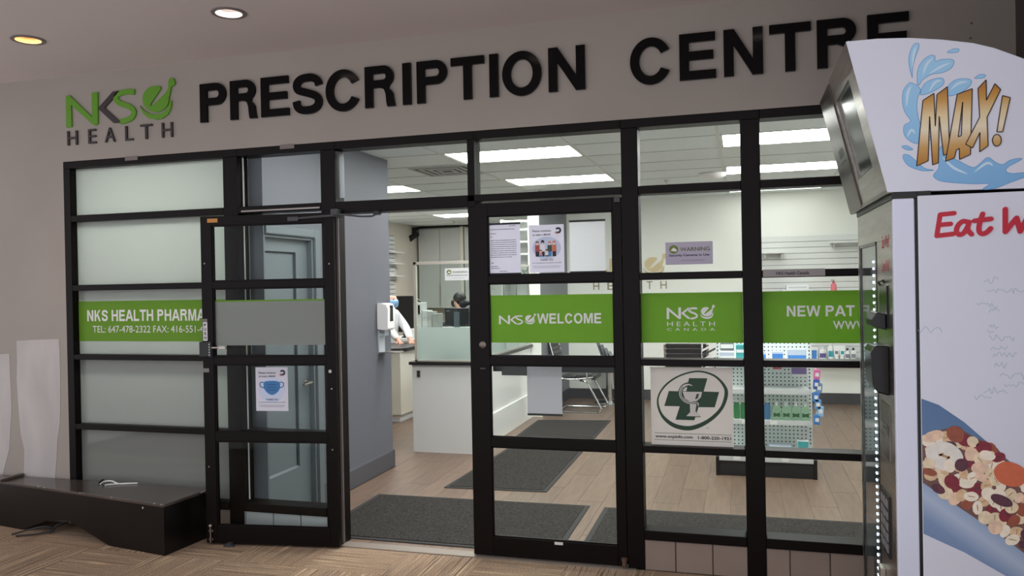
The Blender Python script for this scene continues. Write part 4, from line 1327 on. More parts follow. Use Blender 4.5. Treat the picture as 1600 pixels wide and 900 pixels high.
# ------------------------------------------------------------------ hand sanitiser and switch on the partition
t = thing('hand_sanitizer_dispenser', 'white hand sanitiser dispenser with drip tray on the grey partition', 'dispenser', (-3.06, 1.86, 1.25))
MB().prism([(-3.06, 1.255), (-2.975, 1.245), (-2.955, 1.26), (-2.950, 1.44), (-2.965, 1.475), (-3.0, 1.485), (-3.06, 1.485)], 1.80, 1.94).build('body', WHITEPL, t, bevel=0.012, smooth=True)
MB().box(-2.955, 1.84, 1.325, -2.948, 1.90, 1.465).build('window_slot', BLACKG, t, bevel=0.003)
MB().box(-3.06, 1.81, 1.045, -3.048, 1.93, 1.25).box(-3.06, 1.83, 1.20, -3.0, 1.91, 1.25).build('bracket', M('grey_plate', (170, 176, 184), 0.4), t)
MB().tube([(-3.05, 1.81, 1.055), (-2.90, 1.81, 1.055), (-2.87, 1.84, 1.055), (-2.87, 1.92, 1.055), (-2.90, 1.95, 1.055), (-3.05, 1.95, 1.055)], 0.006, 6).box(-3.05, 1.82, 1.05, -2.88, 1.94, 1.054).build('drip_tray', STEEL, t)
t = thing('light_switch', 'white light switch plate on the grey partition by the doorway', 'switch', (-3.06, 1.18, 1.32))
MB().box(-3.06, 1.145, 1.26, -3.053, 1.215, 1.38).build('plate', WHITEPL, t, bevel=0.002)
MB().box(-3.053, 1.165, 1.29, -3.049, 1.195, 1.35).build('rocker', M('rocker', (214, 214, 214), 0.4), t)

# ------------------------------------------------------------------ mats
def floor_mat(label, pts):
    cx = sum(p[0] for p in pts) / 4
    cy = sum(p[1] for p in pts) / 4
    t = thing('floor_mat', label, 'mat', (cx, cy, 0), 'charcoal mats on the plank floor')
    k = 0.985
    quadbox(*pts, 0.0002, 0.006).build('rubber_edge', MATEDGE, t)
    ins = [(p[0] + (0.035 if p[0] < cx else -0.035), p[1] + (0.035 if p[1] < cy else -0.035)) for p in pts]
    quadbox(*ins, 0.006, 0.010).build('pile', MATM, t)


floor_mat('charcoal floor mat just inside the open doorway', [(-2.76, 0.13), (-1.09, 0.13), (-1.09, 1.19), (-2.76, 1.16)])
floor_mat('charcoal floor mat running along inside the emblem sign window', [(-0.98, 0.13), (1.6, 0.13), (1.6, 1.19), (-0.98, 1.175)])
floor_mat('charcoal floor mat beside the reception desk, nearer of two', [(-2.33, 1.46), (-1.49, 1.50), (-1.50, 3.23), (-2.25, 3.12)])
floor_mat('charcoal floor mat beside the reception desk, farther of two', [(-2.34, 3.33), (-1.50, 3.66), (-1.505, 4.76), (-2.36, 4.64)])

# ------------------------------------------------------------------ reception desk with glass shield
t = thing('reception_desk', 'white reception desk with black top facing the doorway', 'desk', (-2.8, 3.7, 0))
MB().box(-3.125, 2.70, 0, -2.50, 2.735, 0.857).build('front_panel', WHITEMATT, t)
MB().box(-2.535, 2.735, 0.30, -2.50, 4.895, 0.845).build('side_panel', WHITEGLOSS, t)
MB().box(-2.535, 2.735, 0.0, -2.478, 4.895, 0.30).build('side_plinth', WHITEGLOSS, t, bevel=0.004)
MB().box(-3.125, 2.735, 0, -3.09, 4.895, 0.857).build('inner_panel', WHITEMATT, t)
MB().box(-3.15, 2.67, 0.857, -2.47, 2.98, 0.888).box(-3.15, 2.98, 0.857, -2.47, 4.895, 0.888).build('worktop', COUNTERTOP, t, bevel=0.004)
MB().box(-3.075, 2.692, 0.735, -3.04, 2.70, 0.80).build('outlet', M('outlet_brown', (96, 92, 80), 0.4), t)
MB().box(-3.065, 2.689, 0.745, -3.05, 2.693, 0.765).box(-3.065, 2.689, 0.772, -3.05, 2.693, 0.792).build('outlet_socket', BLACK, t)
t = thing('glass_shield', 'clear screen with frosted lower half standing on the reception desk', 'glass screen', (-2.8, 2.72, 0.888))
MB().box(-3.10, 2.71, 0.888, -3.07, 2.74, 1.865).box(-3.10, 2.71, 1.835, -2.47, 2.74, 1.865).box(-2.50, 2.71, 0.888, -2.47, 2.74, 1.865).box(-3.10, 2.71, 0.888, -2.47, 2.74, 0.905).build('frame', M('champagne_aluminium', (206, 202, 190), 0.4, 0.3), t, bevel=0.002)
MB().box(-3.07, 2.722, 1.222, -2.50, 2.728, 1.835).build('pane', SHIELD, t)
MB().box(-3.07, 2.722, 0.905, -2.50, 2.728, 1.222).build('frosted_pane', FROSTT, t)
t = thing('side_glass_shield', 'row of glass panels along the long side of the reception desk', 'glass screen', (-2.49, 3.8, 0.888))
for k in range(4):
    y0 = 2.80 + k * 0.52
    MB().box(-2.512, y0, 0.905, -2.506, y0 + 0.50, 1.835).build('pane', SHIELD, t)
    MB().box(-2.5055, y0, 0.905, -2.502, y0 + 0.50, 1.20).build('frosted_film', FROSTT, t)
    MB().box(-2.517, y0 + 0.50, 0.888, -2.497, y0 + 0.52, 1.86).build('post', ALU, t)
MB().box(-2.517, 2.80, 1.835, -2.497, 4.88, 1.86).build('top_rail', ALU, t)
MB().box(-2.517, 2.80, 0.888, -2.48, 4.88, 0.905).build('bottom_rail', ALU, t)
warning('shield_warning_sign', 'white security camera warning sign hanging on the desk screen', -2.765, -2.515, 1.677, 1.795, 2.705, M('white_plate', (226, 228, 230), 0.5))

# dispensing counter on the left and the work counter at the back
t = thing('dispensing_counter', 'white counter with black top where the man in the white coat leans', 'counter', (-4.6, 4.6, 0))
MB().box(-5.6, 4.20, 0.09, -3.93, 4.95, 0.845).build('cabinet', M('cream_laminate', (224, 222, 208), 0.4), t)
MB().box(-5.6, 4.24, 0.0, -3.96, 4.93, 0.09).build('plinth', WHITEMATT, t)
MB().prism([(-5.6, 4.16), (-4.02, 4.16), (-3.92, 4.20), (-3.88, 4.30), (-3.88, 4.98), (-5.6, 4.98)], 0.845, 0.888, fn=lambda x, y, z: (x, z, y)).build('worktop', COUNTERTOP, t, bevel=0.004)
t = thing('work_counter', 'pale work counter behind the desk carrying monitors and boxes', 'counter', (-4.1, 6.3, 0))
MB().box(-5.2, 5.95, 0.0, -3.0, 6.6, 0.84).build('cabinet', WHITEMATT, t)
MB().box(-5.22, 5.92, 0.84, -2.98, 6.62, 0.875).build('worktop', WHITEMATT, t, bevel=0.003)
t = thing('raised_ledge', 'raised pale ledge on the work counter under the boxes', 'shelf', (-4.05, 6.2, 0.875))
MB().box(-4.57, 6.0, 0.875, -3.55, 6.5, 1.015).build('ledge', WHITEMATT, t, bevel=0.003)
t = thing('desktop_computer', 'tall black monitor back standing beside the man in white', 'monitor', (-4.71, 6.15, 0.875))
MB().box(-4.85, 6.10, 0.96, -4.575, 6.15, 1.485).build('screen_back', BLACK, t, bevel=0.008)
MB().box(-4.78, 6.15, 0.875, -4.66, 6.25, 0.89).box(-4.74, 6.13, 0.885, -4.70, 6.17, 1.1).build('stand', BLACK, t)
t = thing('label_printer', 'pale printer with a dark display beside the white boxes', 'printer', (-4.49, 6.15, 1.015))
MB().box(-4.555, 6.08, 1.015, -4.435, 6.3, 1.385).build('body', CAB, t, bevel=0.006)
MB().box(-4.545, 6.072, 1.22, -4.455, 6.082, 1.35).build('display', BLACKG, t)
MB().tube([(-4.60, 6.2, 1.46), (-4.52, 6.15, 1.43), (-4.46, 6.12, 1.395)], 0.014, 6).build('paper_arm', BLACK, t)
for k, (x0, x1, z0, z1, lab) in enumerate(((-4.425, -4.345, 1.015, 1.135, 'lower white carton on the raised ledge, next to the printer'), (-4.425, -4.345, 1.136, 1.272, 'upper white carton stacked next to the printer'), (-4.343, -4.275, 1.015, 1.135, 'lower grey carton in the pair of stacks on the ledge'), (-4.343, -4.275, 1.136, 1.255, 'upper grey carton in the pair of stacks on the ledge'), (-4.268, -4.19, 1.015, 1.222, 'grey binder standing on the ledge next to the cartons'))):
    m_ = (CAB, CAB, M('carton_grey', (170, 172, 168), 0.6), M('carton_grey_2', (166, 170, 166), 0.6), M('binder_grey', (150, 154, 148), 0.6))[k]
    t = thing('carton' if k < 4 else 'binder', lab, 'box' if k < 4 else 'binder', ((x0 + x1) / 2, 6.2, z0), 'cartons on the raised ledge' if k < 4 else None)
    MB().box(x0, 6.08, z0, x1, 6.3, z1).build('case', m_, t, bevel=0.004)
    MB().box(x0 + 0.01, 6.077, z0 + 0.03, x1 - 0.01, 6.081, z0 + 0.034).build('seam', INKL, t)
t = thing('monitor', 'black monitor seen from behind in front of the masked woman', 'monitor', (-3.9, 6.1, 1.015))
MB().box(-4.075, 6.08, 1.06, -3.715, 6.12, 1.302).build('screen_back', M('monitor_black', (34, 38, 40), 0.3), t, bevel=0.006)
MB().box(-3.93, 6.06, 1.015, -3.85, 6.09, 1.25).box(-4.0, 6.02, 1.015, -3.78, 6.18, 1.027).build('stand', M('monitor_stand', (92, 104, 108), 0.3), t)
MB().box(-4.05, 6.078, 1.255, -4.0, 6.081, 1.27).build('badge', INKL, t)
t = thing('desk_tray', 'dark tray behind the frosted half of the desk screen', 'tray', (-2.80, 2.86, 0.888))
MB().box(-2.93, 2.80, 0.888, -2.72, 2.95, 0.95).prism([(-2.86, 0.95), (-2.74, 0.95), (-2.70, 0.99), (-2.80, 1.005)], 2.82, 2.93).build('tray', DARKGREY, t)

# tall cabinets at the back, dispensary shelving, slat wall at left
t = thing('wall_cabinet', 'pair of tall pale cabinet doors high on the dispensary back wall', 'cabinet', (-5.5, 9.9, 1.19))
MB().box(-6.0, 9.75, 1.19, -5.10, 10.05, 2.73).build('carcass', CAB, t)
for a, b in ((-6.0, -5.565), (-5.555, -5.13)):
    dr = MB().box(a + 0.004, 9.73, 1.195, b - 0.004, 9.75, 2.715).build('door', CAB, t, bevel=0.003)
    MB().box((b if a < -5.9 else a) - 0.012, 9.715, 1.25, (b if a < -5.9 else a) + 0.002, 9.73, 1.65).build('handle', ALU, dr)
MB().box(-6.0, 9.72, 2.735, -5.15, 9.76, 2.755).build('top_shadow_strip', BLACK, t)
MB().box(-5.125, 9.70, 1.19, -5.07, 9.75, 2.74).build('trim_post', M('cream_trim', (222, 220, 206), 0.5), t)
t = thing('wall_cabinet', 'second pair of tall pale cabinet doors beyond the cream trim post', 'cabinet', (-4.6, 9.9, 1.19))
MB().box(-5.06, 9.75, 1.19, -4.1, 10.05, 2.73).build('carcass', CAB, t)
for a, b in ((-5.06, -4.585), (-4.575, -4.1)):
    MB().box(a + 0.004, 9.73, 1.195, b - 0.004, 9.75, 2.715).build('door', CAB, t, bevel=0.003)
t = thing('slat_panel', 'narrow white slatted panel with three shelves on the beige dispensary wall', 'slat wall', (-6.04, 8.3, 1.3))
for k in range(14):
    MB().box(-6.05, 7.7, 1.42 + k * 0.08, -6.03, 8.72, 1.488 + k * 0.08).build('slat', WHITEMATT, t)
MB().box(-6.052, 7.7, 1.40, -6.045, 8.72, 2.54).build('slat_backing', DARKGREY, t)
for zz in (1.80, 2.02, 2.22):
    MB().box(-6.03, 8.2, zz, -5.86, 8.76, zz + 0.018).build('shelf', WHITEMATT, t)
t = thing('cubby_shelf', 'white open shelving in the dispensary seen past the typed letter', 'shelf', (-3.4, 8.0, 0))
for zz in (0.1, 0.5, 0.9, 1.3, 1.70, 2.10, 2.30, 2.50, 2.64):
    MB().box(-3.75, 7.9, zz, -3.06, 8.25, zz + 0.025).build('shelf', WHITEMATT, t)
for x in (-3.775, -3.06):
    MB().box(x, 7.9, 0, x + 0.03, 8.25, 2.68).build('upright', WHITEMATT, t)
MB().box(-3.75, 8.23, 0, -3.06, 8.25, 2.68).build('back_panel', CAB, t)
t = thing('shelf_plant', 'small green potted sprig on the dispensary shelving', 'plant', (-3.38, 8.0, 1.725))
MB().lathe([(0.03, 0), (0.04, 0.06), (0.002, 0.061)], (-3.40, 7.98, 1.725), 10).build('pot', WHITEPL, t)
mb = MB()
for k in range(9):
    a = k * 0.7
    mb.tube([(-3.40, 7.98, 1.78), (-3.40 + 0.03 * math.cos(a), 7.98 + 0.03 * math.sin(a), 1.84), (-3.40 + 0.06 * math.cos(a), 7.98 + 0.06 * math.sin(a), 1.86)], [0.006, 0.012, 0.002], 5)
mb.build('leaves', M('sprig_green', (52, 88, 48), 0.6), t)

# ------------------------------------------------------------------ back wall: logo, slat wall, shelves
GOLD = M('pale_gold', (214, 194, 150), 0.4)
GOLDD = M('brushed_gold_letter', (150, 138, 110), 0.4, 0.4)
t = thing('wall_logo', 'pale gold mortar and lettering sign on the cream back wall', 'sign', (-1.5, 6.49, 1.4))
logo(t, -2.02, -0.976, 1.70, 6.482, 6.499, GOLD, GOLDD)
for ch, a in zip('HEALTH', (-2.0, -1.80, -1.58, -1.42, -1.26, -1.07)):
    text(MB(), ch, a, 1.525, 1.632, 6.494, a + 0.085, thick=0.008).build('letter', GOLDD, t)
for ch, a in zip('CANADA', (-1.985, -1.79, -1.60, -1.42, -1.24, -1.05)):
    text(MB(), ch, a, 1.40, 1.468, 6.494, a + 0.058, thick=0.008).build('letter', GOLDD, t)
t = thing('slat_wall', 'wide white slatted display wall panel on the cream back wall', 'slat wall', (1.2, 6.48, 0.5))
MB().box(0.245, 6.482, 0.5, 2.25, 6.499, 2.175).build('slat_backing', M('slat_gap', (120, 122, 122), 0.7), t)
_sl = MB().box(-1.0, -0.007, 0.0, 1.0, 0.007, 0.0700).mesh('slat')
_sl.materials.append(WHITEMATT)
for k in range(22):
    piece('slat', _sl, t, (0.2475 - 1.2 + 1.0, -0.005, 0.505 + k * 0.0757 - 0.5 + 0.02))
for x0, x1, zz, lab in ((0.262, 0.53, 1.96, 'short white shelf high on the slat wall beside the mullion'), (0.50, 0.88, 1.47, 'long white shelf with a flat carton on the slat wall'), (1.10, 1.55, 2.07, 'white shelf high on the slat wall near the vending machine'), (0.98, 1.30, 1.40, 'white shelf on the slat wall carrying the pink bottle'), (0.78, 1.75, 0.565, 'lowest white shelf of the slat wall with lotion bottles')):
    t = thing('wall_shelf', lab, 'shelf', ((x0 + x1) / 2, 6.35, zz), 'shelves on the slat wall')
    MB().box(x0, 6.24, zz, x1, 6.474, zz + 0.02).build('board', WHITEMATT, t, bevel=0.003)
    MB().box(x0 + 0.03, 6.30, zz - 0.05, x0 + 0.04, 6.474, zz).box(x1 - 0.04, 6.30, zz - 0.05, x1 - 0.03, 6.474, zz).build('bracket', ALU, t)
t = thing('low_box', 'flat white carton on the long slat wall shelf', 'box', (0.68, 6.36, 1.49))
MB().box(0.55, 6.28, 1.49, 0.82, 6.44, 1.55).build('carton', WHITEPL, t, bevel=0.003)
MB().box(0.57, 6.277, 1.505, 0.80, 6.281, 1.53).build('label', M('pale_label', (206, 212, 216), 0.5), t)


def bottle(name, label, x, y, z0, r, h, body, cap, pump=False, lab=None, group=None, flat=1.0):
    t = thing(name, label, 'bottle', (x, y, z0), group)
    MB().lathe([(r * 0.94, 0), (r, 0.01), (r, h * 0.62), (r * 0.85, h * 0.72), (r * 0.4, h * 0.78), (r * 0.4, h * 0.82)], (x, y, z0), 14, sy=flat).build('body', body, t, smooth=True)
    if pump:
        MB().lathe([(r * 0.45, h * 0.80), (r * 0.45, h * 0.87), (r * 0.15, h * 0.875), (r * 0.15, h * 0.97)], (x, y, z0), 10).box(x - r * 0.9, y - 0.006, z0 + h * 0.95, x + r * 0.3, y + 0.006, z0 + h).build('pump', cap, t)
    else:
        MB().lathe([(r * 0.46, h * 0.80), (r * 0.46, h * 0.98), (r * 0.4, h)], (x, y, z0), 10).build('cap', cap, t, smooth=True)
    if lab:
        MB().box(x - r * 0.75, y - r * flat - 0.002, z0 + h * 0.18, x + r * 0.75, y - r * flat * 0.72, z0 + h * 0.5).build('label', lab, t)
    return t


PINK = M('pink_plastic', (232, 120, 130), 0.4)
bottle('pump_bottle', 'pink pump bottle standing on the slat wall shelf', 1.126, 6.36, 1.42, 0.035, 0.185, PINK, M('pink_pump', (150, 60, 70), 0.4), True)
WB = M('white_bottle', (236, 238, 238), 0.35)
TEALB = M('teal_print', (60, 160, 176), 0.5)
BLUEP = M('blue_print', (60, 130, 206), 0.5)
PURP = M('purple_print', (92, 84, 150), 0.5)
t = thing('blue_pack', 'small blue and white pack on the lowest slat wall shelf', 'box', (0.87, 6.36, 0.585))
MB().box(0.83, 6.31, 0.585, 0.92, 6.41, 0.74).build('carton', WB, t, bevel=0.004)
MB().box(0.845, 6.307, 0.60, 0.905, 6.311, 0.71).build('label', BLUEP, t)
bottle('lotion_bottle', 'squat white lotion bottle with a purple label on the lowest shelf', 0.98, 6.36, 0.585, 0.048, 0.17, WB, WB, True, PURP)
bottle('lotion_bottle', 'tallest white pump bottle with a teal label on the lowest shelf', 1.075, 6.36, 0.585, 0.036, 0.23, WB, WB, True, TEALB)
for k, (x, lab) in enumerate(((1.145, 'white tube with grey print beside the tallest pump bottle'), (1.213, 'white tube with teal print, second after the tallest pump bottle'))):
    t = thing('cream_tube', lab, 'tube', (x, 6.36, 0.585), 'cream tubes on the lowest shelf')
    MB().lathe([(0.026, 0), (0.028, 0.03), (0.030, 0.06)], (x, 6.36, 0.585), 12).build('cap', WB, t)
    MB().add([(x - 0.030, 6.33, 0.645), (x + 0.030, 6.33, 0.645), (x + 0.030, 6.39, 0.645), (x - 0.030, 6.39, 0.645), (x - 0.036, 6.357, 0.765), (x + 0.036, 6.357, 0.765), (x + 0.036, 6.363, 0.765), (x - 0.036, 6.363, 0.765)], [(0, 3, 2, 1), (4, 5, 6, 7), (0, 1, 5, 4), (1, 2, 6, 5), (2, 3, 7, 6), (3, 0, 4, 7)]).build('tube_body', WB, t)
    MB().box(x - 0.018, 6.326, 0.66, x + 0.018, 6.331, 0.70).build('label', INKL if k == 0 else TEALB, t)
DCAP = M('navy_cap', (52, 58, 80), 0.4)
bottle('jar', 'white jar with a dark cap, third from the tallest pump bottle', 1.275, 6.36, 0.585, 0.032, 0.15, WB, DCAP, False, INKL)
bottle('jar', 'white jar with a dark cap next to the vending machine edge', 1.345, 6.36, 0.585, 0.032, 0.155, WB, DCAP, False, INKL)

# ------------------------------------------------------------------ gondola shelf unit
gd = thing('shelf_unit', 'pegboard shop shelf unit with a black base on the plank floor', 'shelf unit', (0.165, 2.6, 0))
MB().box(-0.215, 2.345, 0, 0.55, 3.1, 0.125).build('base', M('black_kick', (34, 34, 36), 0.5, var=0.2, vscale=20), gd)
MB().box(-0.232, 2.33, 0.0, -0.205, 2.40, 0.155).build('base_foot', BLACK, gd)
MB().box(0.535, 2.33, 0.0, 0.563, 2.40, 0.155).build('base_foot', BLACK, gd)
MB().box(-0.205, 2.335, 0.125, 0.535, 2.78, 0.165).build('deck', SHELFM, gd)
MB().box(-0.205, 2.325, 0.13, 0.535, 2.336, 0.175).build('price_rail', M('price_rail', (206, 210, 210), 0.4), gd)
MB().box(-0.20, 2.78, 0.165, 0.53, 2.81, 1.40).build('pegboard', PEG, gd)
MB().box(-0.235, 2.77, 0.125, -0.20, 2.83, 1.42).build('upright', SHELFM, gd)
MB().box(0.53, 2.77, 0.125, 0.565, 2.83, 1.42).build('upright', SHELFM, gd)
mb = MB()
for k in range(38):
    mb.box(0.5425, 2.766, 0.20 + k * 0.032, 0.5525, 2.771, 0.214 + k * 0.032)
    mb.box(-0.2225, 2.766, 0.20 + k * 0.032, -0.2125, 2.771, 0.214 + k * 0.032)
mb.build('slot_holes', DARKGREY, gd)
for zz in (0.43, 0.685, 0.93):
    s = MB().box(-0.20, 2.46, zz, 0.53, 2.78, zz + 0.012).build('shelf', SHELFM, gd)
    MB().box(-0.205, 2.45, zz - 0.015, 0.535, 2.462, zz + 0.022).build('price_rail', bpy.data.materials['price_rail'], s)
for x, zz in ((-0.09, 0.135), (0.29, 0.137), (-0.02, 0.42), (0.21, 0.418)):
    yy = 2.323 if zz < 0.2 else 2.448
    MB().box(x, yy, zz, x + 0.055, yy + 0.002, zz + 0.03).build('price_tag', WHITEPL, gd)

MW = frosted('green_mouthwash', (196, 232, 200), 0.5, 0.3, 0.03)
MWD = M('dark_green_label', (44, 92, 52), 0.5)
HG = frosted('green_gel', (70, 160, 96), 0.5, 0.15, 0.06)
HB = frosted('blue_gel', (96, 160, 206), 0.5, 0.15, 0.06)
for k, x in enumerate((0.265, 0.342, 0.418, 0.494)):
    pos = ('first beside the blue bottle', 'second from the blue bottle', 'third from the blue bottle', 'fourth, at the shelf end')[k]
    t = thing('mouthwash_bottle', 'pale green flat mouthwash bottle, ' + pos, 'bottle', (x, 2.55, 0.442), 'pale green bottles on the middle shelf')
    MB().prism([(x - 0.036, 0.442), (x + 0.036, 0.442), (x + 0.036, 0.535), (x + 0.022, 0.558), (x + 0.012, 0.562), (x - 0.012, 0.562), (x - 0.022, 0.558), (x - 0.036, 0.535)], 2.53, 2.575).build('body', MW, t, bevel=0.004)
    MB().lathe([(0.013, 0.562), (0.013, 0.592), (0.011, 0.595)], (x, 2.552, 0), 12).build('cap', WB, t)
    MB().prism([(x - 0.026, 0.468), (x, 0.475), (x + 0.026, 0.468), (x + 0.026, 0.506), (x, 0.497), (x - 0.026, 0.506)], 2.527, 2.53).build('label', MWD, t)
for x, m_, lab in ((0.19, HB, 'clear blue pump bottle on the middle shelf'), (-0.06, HG, 'clear green pump bottle seen between emblem sign and mullion'), (-0.005, HG, 'clear green pump bottle half behind the window mullion')):
    bottle('gel_bottle', lab, x, 2.56, 0.442, 0.026, 0.175, m_, WB, True, None, 'clear gel pump bottles', 0.8)


def pack(name, label, x0, x1, z0, z1, y, m1, m2, d=0.03, band_=(0.2, 0.7), hang=True, cat='packet'):
    t = thing(name, label, cat, ((x0 + x1) / 2, y, z0))
    MB().box(x0, y - d, z0, x1, y, z1).build('pack', m1, t, bevel=min(0.008, d * 0.3))
    h = z1 - z0
    MB().box(x0 + 0.004, y - d - 0.0015, z0 + h * band_[0], x1 - 0.004, y - d + 0.001, z0 + h * band_[1]).build('label', m2, t)
    if hang:
        MB().tube([(x0 * 0.5 + x1 * 0.5, y - d * 0.5, z1 - 0.004), (x0 * 0.5 + x1 * 0.5, y - d * 0.5, z1 + 0.012), (x0 * 0.5 + x1 * 0.5, 2.785, z1 + 0.016)], 0.003, 5).build('peg_hook', ALU, t)
    return t


PLASTIC = M('pale_plastic_pack', (196, 208, 226), 0.3)
TEALC = M('teal_carton', (70, 166, 170), 0.5)
MULTI = M('mauve_print', (140, 124, 180), 0.5)
pack('wipe_pack', 'blue and white wipes pack on the top shelf, nearer the mullion', 0.235, 0.328, 0.943, 1.022, 2.62, PLASTIC, BLUEP, 0.05, hang=False)
pack('wipe_pack', 'wide clear pack with a blue band on the top shelf', 0.36, 0.512, 0.943, 1.04, 2.62, PLASTIC, BLUEP, 0.05, (0.1, 0.45), hang=False)
pack('blue_packet', 'narrow blue packet beside the window mullion on the top shelf', 0.16, 0.19, 0.943, 1.01, 2.62, PLASTIC, BLUEP, 0.04, hang=False)
pack('white_carton', 'white carton with a blue mark on the top shelf', -0.205 + 0.01, -0.07, 0.943, 1.02, 2.62, WB, PLASTIC, 0.10, (0.5, 0.9), hang=False, cat='box')
pack('grey_pouch', 'grey pouch standing on the white carton of the top shelf', -0.19, -0.075, 1.021, 1.09, 2.62, M('grey_pouch', (110, 116, 122), 0.4), WB, 0.03, (0.3, 0.8), hang=False)
pack('teal_carton', 'teal carton on the top shelf beside the mullion', -0.058, 0.02, 0.943, 1.075, 2.62, TEALC, WB, 0.08, (0.5, 0.7), hang=False, cat='box')
pack('picture_box', 'white box with a mauve picture hanging under the top shelf', 0.39, 0.517, 0.795, 0.885, 2.66, WB, MULTI, 0.04, (0.3, 0.9), cat='box')
pack('red_packet', 'white packet with red print hanging beside the picture box', 0.24, 0.32, 0.845, 0.90, 2.68, WB, M('rose_print', (206, 110, 120), 0.5), 0.02)
pack('small_packet', 'tiny red packet at the mullion under the top shelf', 0.175, 0.20, 0.86, 0.90, 2.68, WB, RED, 0.015)
pack('teal_tissue_box', 'teal box with a white side on the lowest deck', 0.425, 0.515, 0.165, 0.275, 2.62, WB, TEALC, 0.10, (0.35, 0.95), hang=False, cat='box')
pack('flat_tray', 'flat clear tray pack on the lowest deck', 0.20, 0.385, 0.166, 0.222, 2.66, PLASTIC, WB, 0.10, (0.3, 0.6), hang=False)
pack('flat_carton', 'flat teal carton at the front of the lowest deck', 0.34, 0.50, 0.166, 0.192, 2.56, TEALC, WB, 0.16, (0.2, 0.4), hang=False, cat='box')
pack('yellow_carton', 'flat yellow green carton at the front of the lowest deck', 0.17, 0.335, 0.166, 0.195, 2.50, M('lime_carton', (200, 206, 120), 0.5), PURP, 0.14, (0.2, 0.5), hang=False, cat='box')
pack('film_roll', 'clear film pack at the mullion end of the lowest deck', -0.19, 0.0, 0.166, 0.20, 2.50, PLASTIC, INKL, 0.12, (0.2, 0.5), hang=False)
# clip strip of small packs hanging at the unit's end
cs = thing('clip_strip', 'thin strip holding pink and blue packs at the shelf unit end', 'clip strip', (0.572, 2.44, 0.42))
MB().box(0.569, 2.438, 0.42, 0.575, 2.441, 0.93).build('strip', WHITEPL, cs)
for k, (x, zz, m_, lab) in enumerate(((0.578, 0.845, M('pink_print', (222, 110, 170), 0.5), 'pink packet topmost on the clip strip'), (0.572, 0.765, M('deep_blue_pack', (70, 104, 190), 0.4), 'deep blue packet under the pink one on the clip strip'), (0.592, 0.735, M('silver_blue_pack', (120, 150, 190), 0.35), 'silver blue packet jutting out of the clip strip'), (0.568, 0.66, BLUEP, 'bright blue packet in the middle of the clip strip'), (0.582, 0.60, M('sky_pack', (96, 156, 220), 0.4), 'sky blue packet low on the clip strip'), (0.60, 0.545, M('pale_blue_pack', (150, 196, 232), 0.4), 'pale blue packet jutting out low on the clip strip'), (0.572, 0.475, BLUEP, 'bright blue packet lowest on the clip strip'))):
    t = thing('clip_packet', lab, 'packet', (x, 2.42, zz - 0.04), 'packets on the clip strip')
    MB().prism([(x - 0.026, zz - 0.04), (x + 0.022, zz - 0.045), (x + 0.028, zz + 0.035), (x + 0.004, zz + 0.045), (x - 0.022, zz + 0.038)], 2.405, 2.432).build('pack', m_, t, bevel=0.005)
    MB().prism([(x - 0.014, zz - 0.015), (x + 0.014, zz - 0.018), (x + 0.016, zz + 0.012), (x - 0.012, zz + 0.014)], 2.403, 2.406).build('label', WB, t)


# ------------------------------------------------------------------ chairs, table
LEATHER = M('black_ribbed_leather', (40, 40, 42), 0.45)


def make_chair(name, label, loc, rz):
    """Cantilever chair facing local +x, sled base."""
    t = thing(name, label, 'chair', loc, None, rz=rz)
    W_ = 0.24
    mb = MB()
    for i in range(7):
        x0 = -0.21 + i * 0.062
        dz_ = 0.0 if i < 6 else -0.012
        mb.box(x0, -W_ + 0.02, 0.405 + 0.0036 * i + dz_, x0 + 0.058, W_ - 0.02, 0.462 + 0.0036 * i + dz_)
    mb.build('seat', LEATHER, t, bevel=0.012, local=True)
    mb = MB()
    for i in range(8):
        z0 = 0.50 + i * 0.056
        xx = -0.22 - 0.018 * i
        mb.add([(xx, -W_ + 0.02, z0), (xx, W_ - 0.02, z0), (xx - 0.03, W_ - 0.02, z0 - 0.008), (xx - 0.03, -W_ + 0.02, z0 - 0.008), (xx - 0.026, -W_ + 0.02, z0 + 0.052), (xx - 0.026, W_ - 0.02, z0 + 0.052), (xx - 0.056, W_ - 0.02, z0 + 0.044), (xx - 0.056, -W_ + 0.02, z0 + 0.044)],
               [(0, 3, 2, 1), (4, 5, 6, 7), (0, 1, 5, 4), (1, 2, 6, 5), (2, 3, 7, 6), (3, 0, 4, 7)])
    mb.build('backrest', LEATHER, t, bevel=0.01, local=True)
    for s in (-1, 1):
        yy = s * W_
        MB().tube(smooth_open([(0.02, yy * 0.8, 0.405), (0.08, yy, 0.40), (0.13, yy, 0.36), (0.27, yy, 0.10), (0.285, yy, 0.04), (0.25, yy, 0.014), (0.1, yy, 0.012), (-0.25, yy, 0.012)], 5), 0.012, 8).build('leg', CHROME, t, smooth=True, local=True)
        MB().tube(smooth_open([(0.20, yy * 0.97, 0.45), (0.0, yy * 0.97, 0.425), (-0.2, yy * 0.97, 0.43), (-0.25, yy * 0.97, 0.50), (-0.37, yy * 0.97, 0.93)], 4), 0.011, 8).build('side_rail', CHROME, t, smooth=True, local=True)
        MB().tube(smooth_open([(0.12, yy * 1.03, 0.44), (0.09, yy * 1.08, 0.60), (0.05, yy * 1.08, 0.655), (-0.1, yy * 1.08, 0.66), (-0.32, yy * 1.0, 0.68)], 4), 0.010, 8).build('armrest', CHROME, t, smooth=True, local=True)
    MB().tube([(-0.25, -W_, 0.012), (-0.25, W_, 0.012)], 0.012, 8).tube([(0.02, -W_ * 0.8, 0.405), (0.02, W_ * 0.8, 0.405)], 0.012, 8).build('cross_bar', CHROME, t, local=True)
    return t


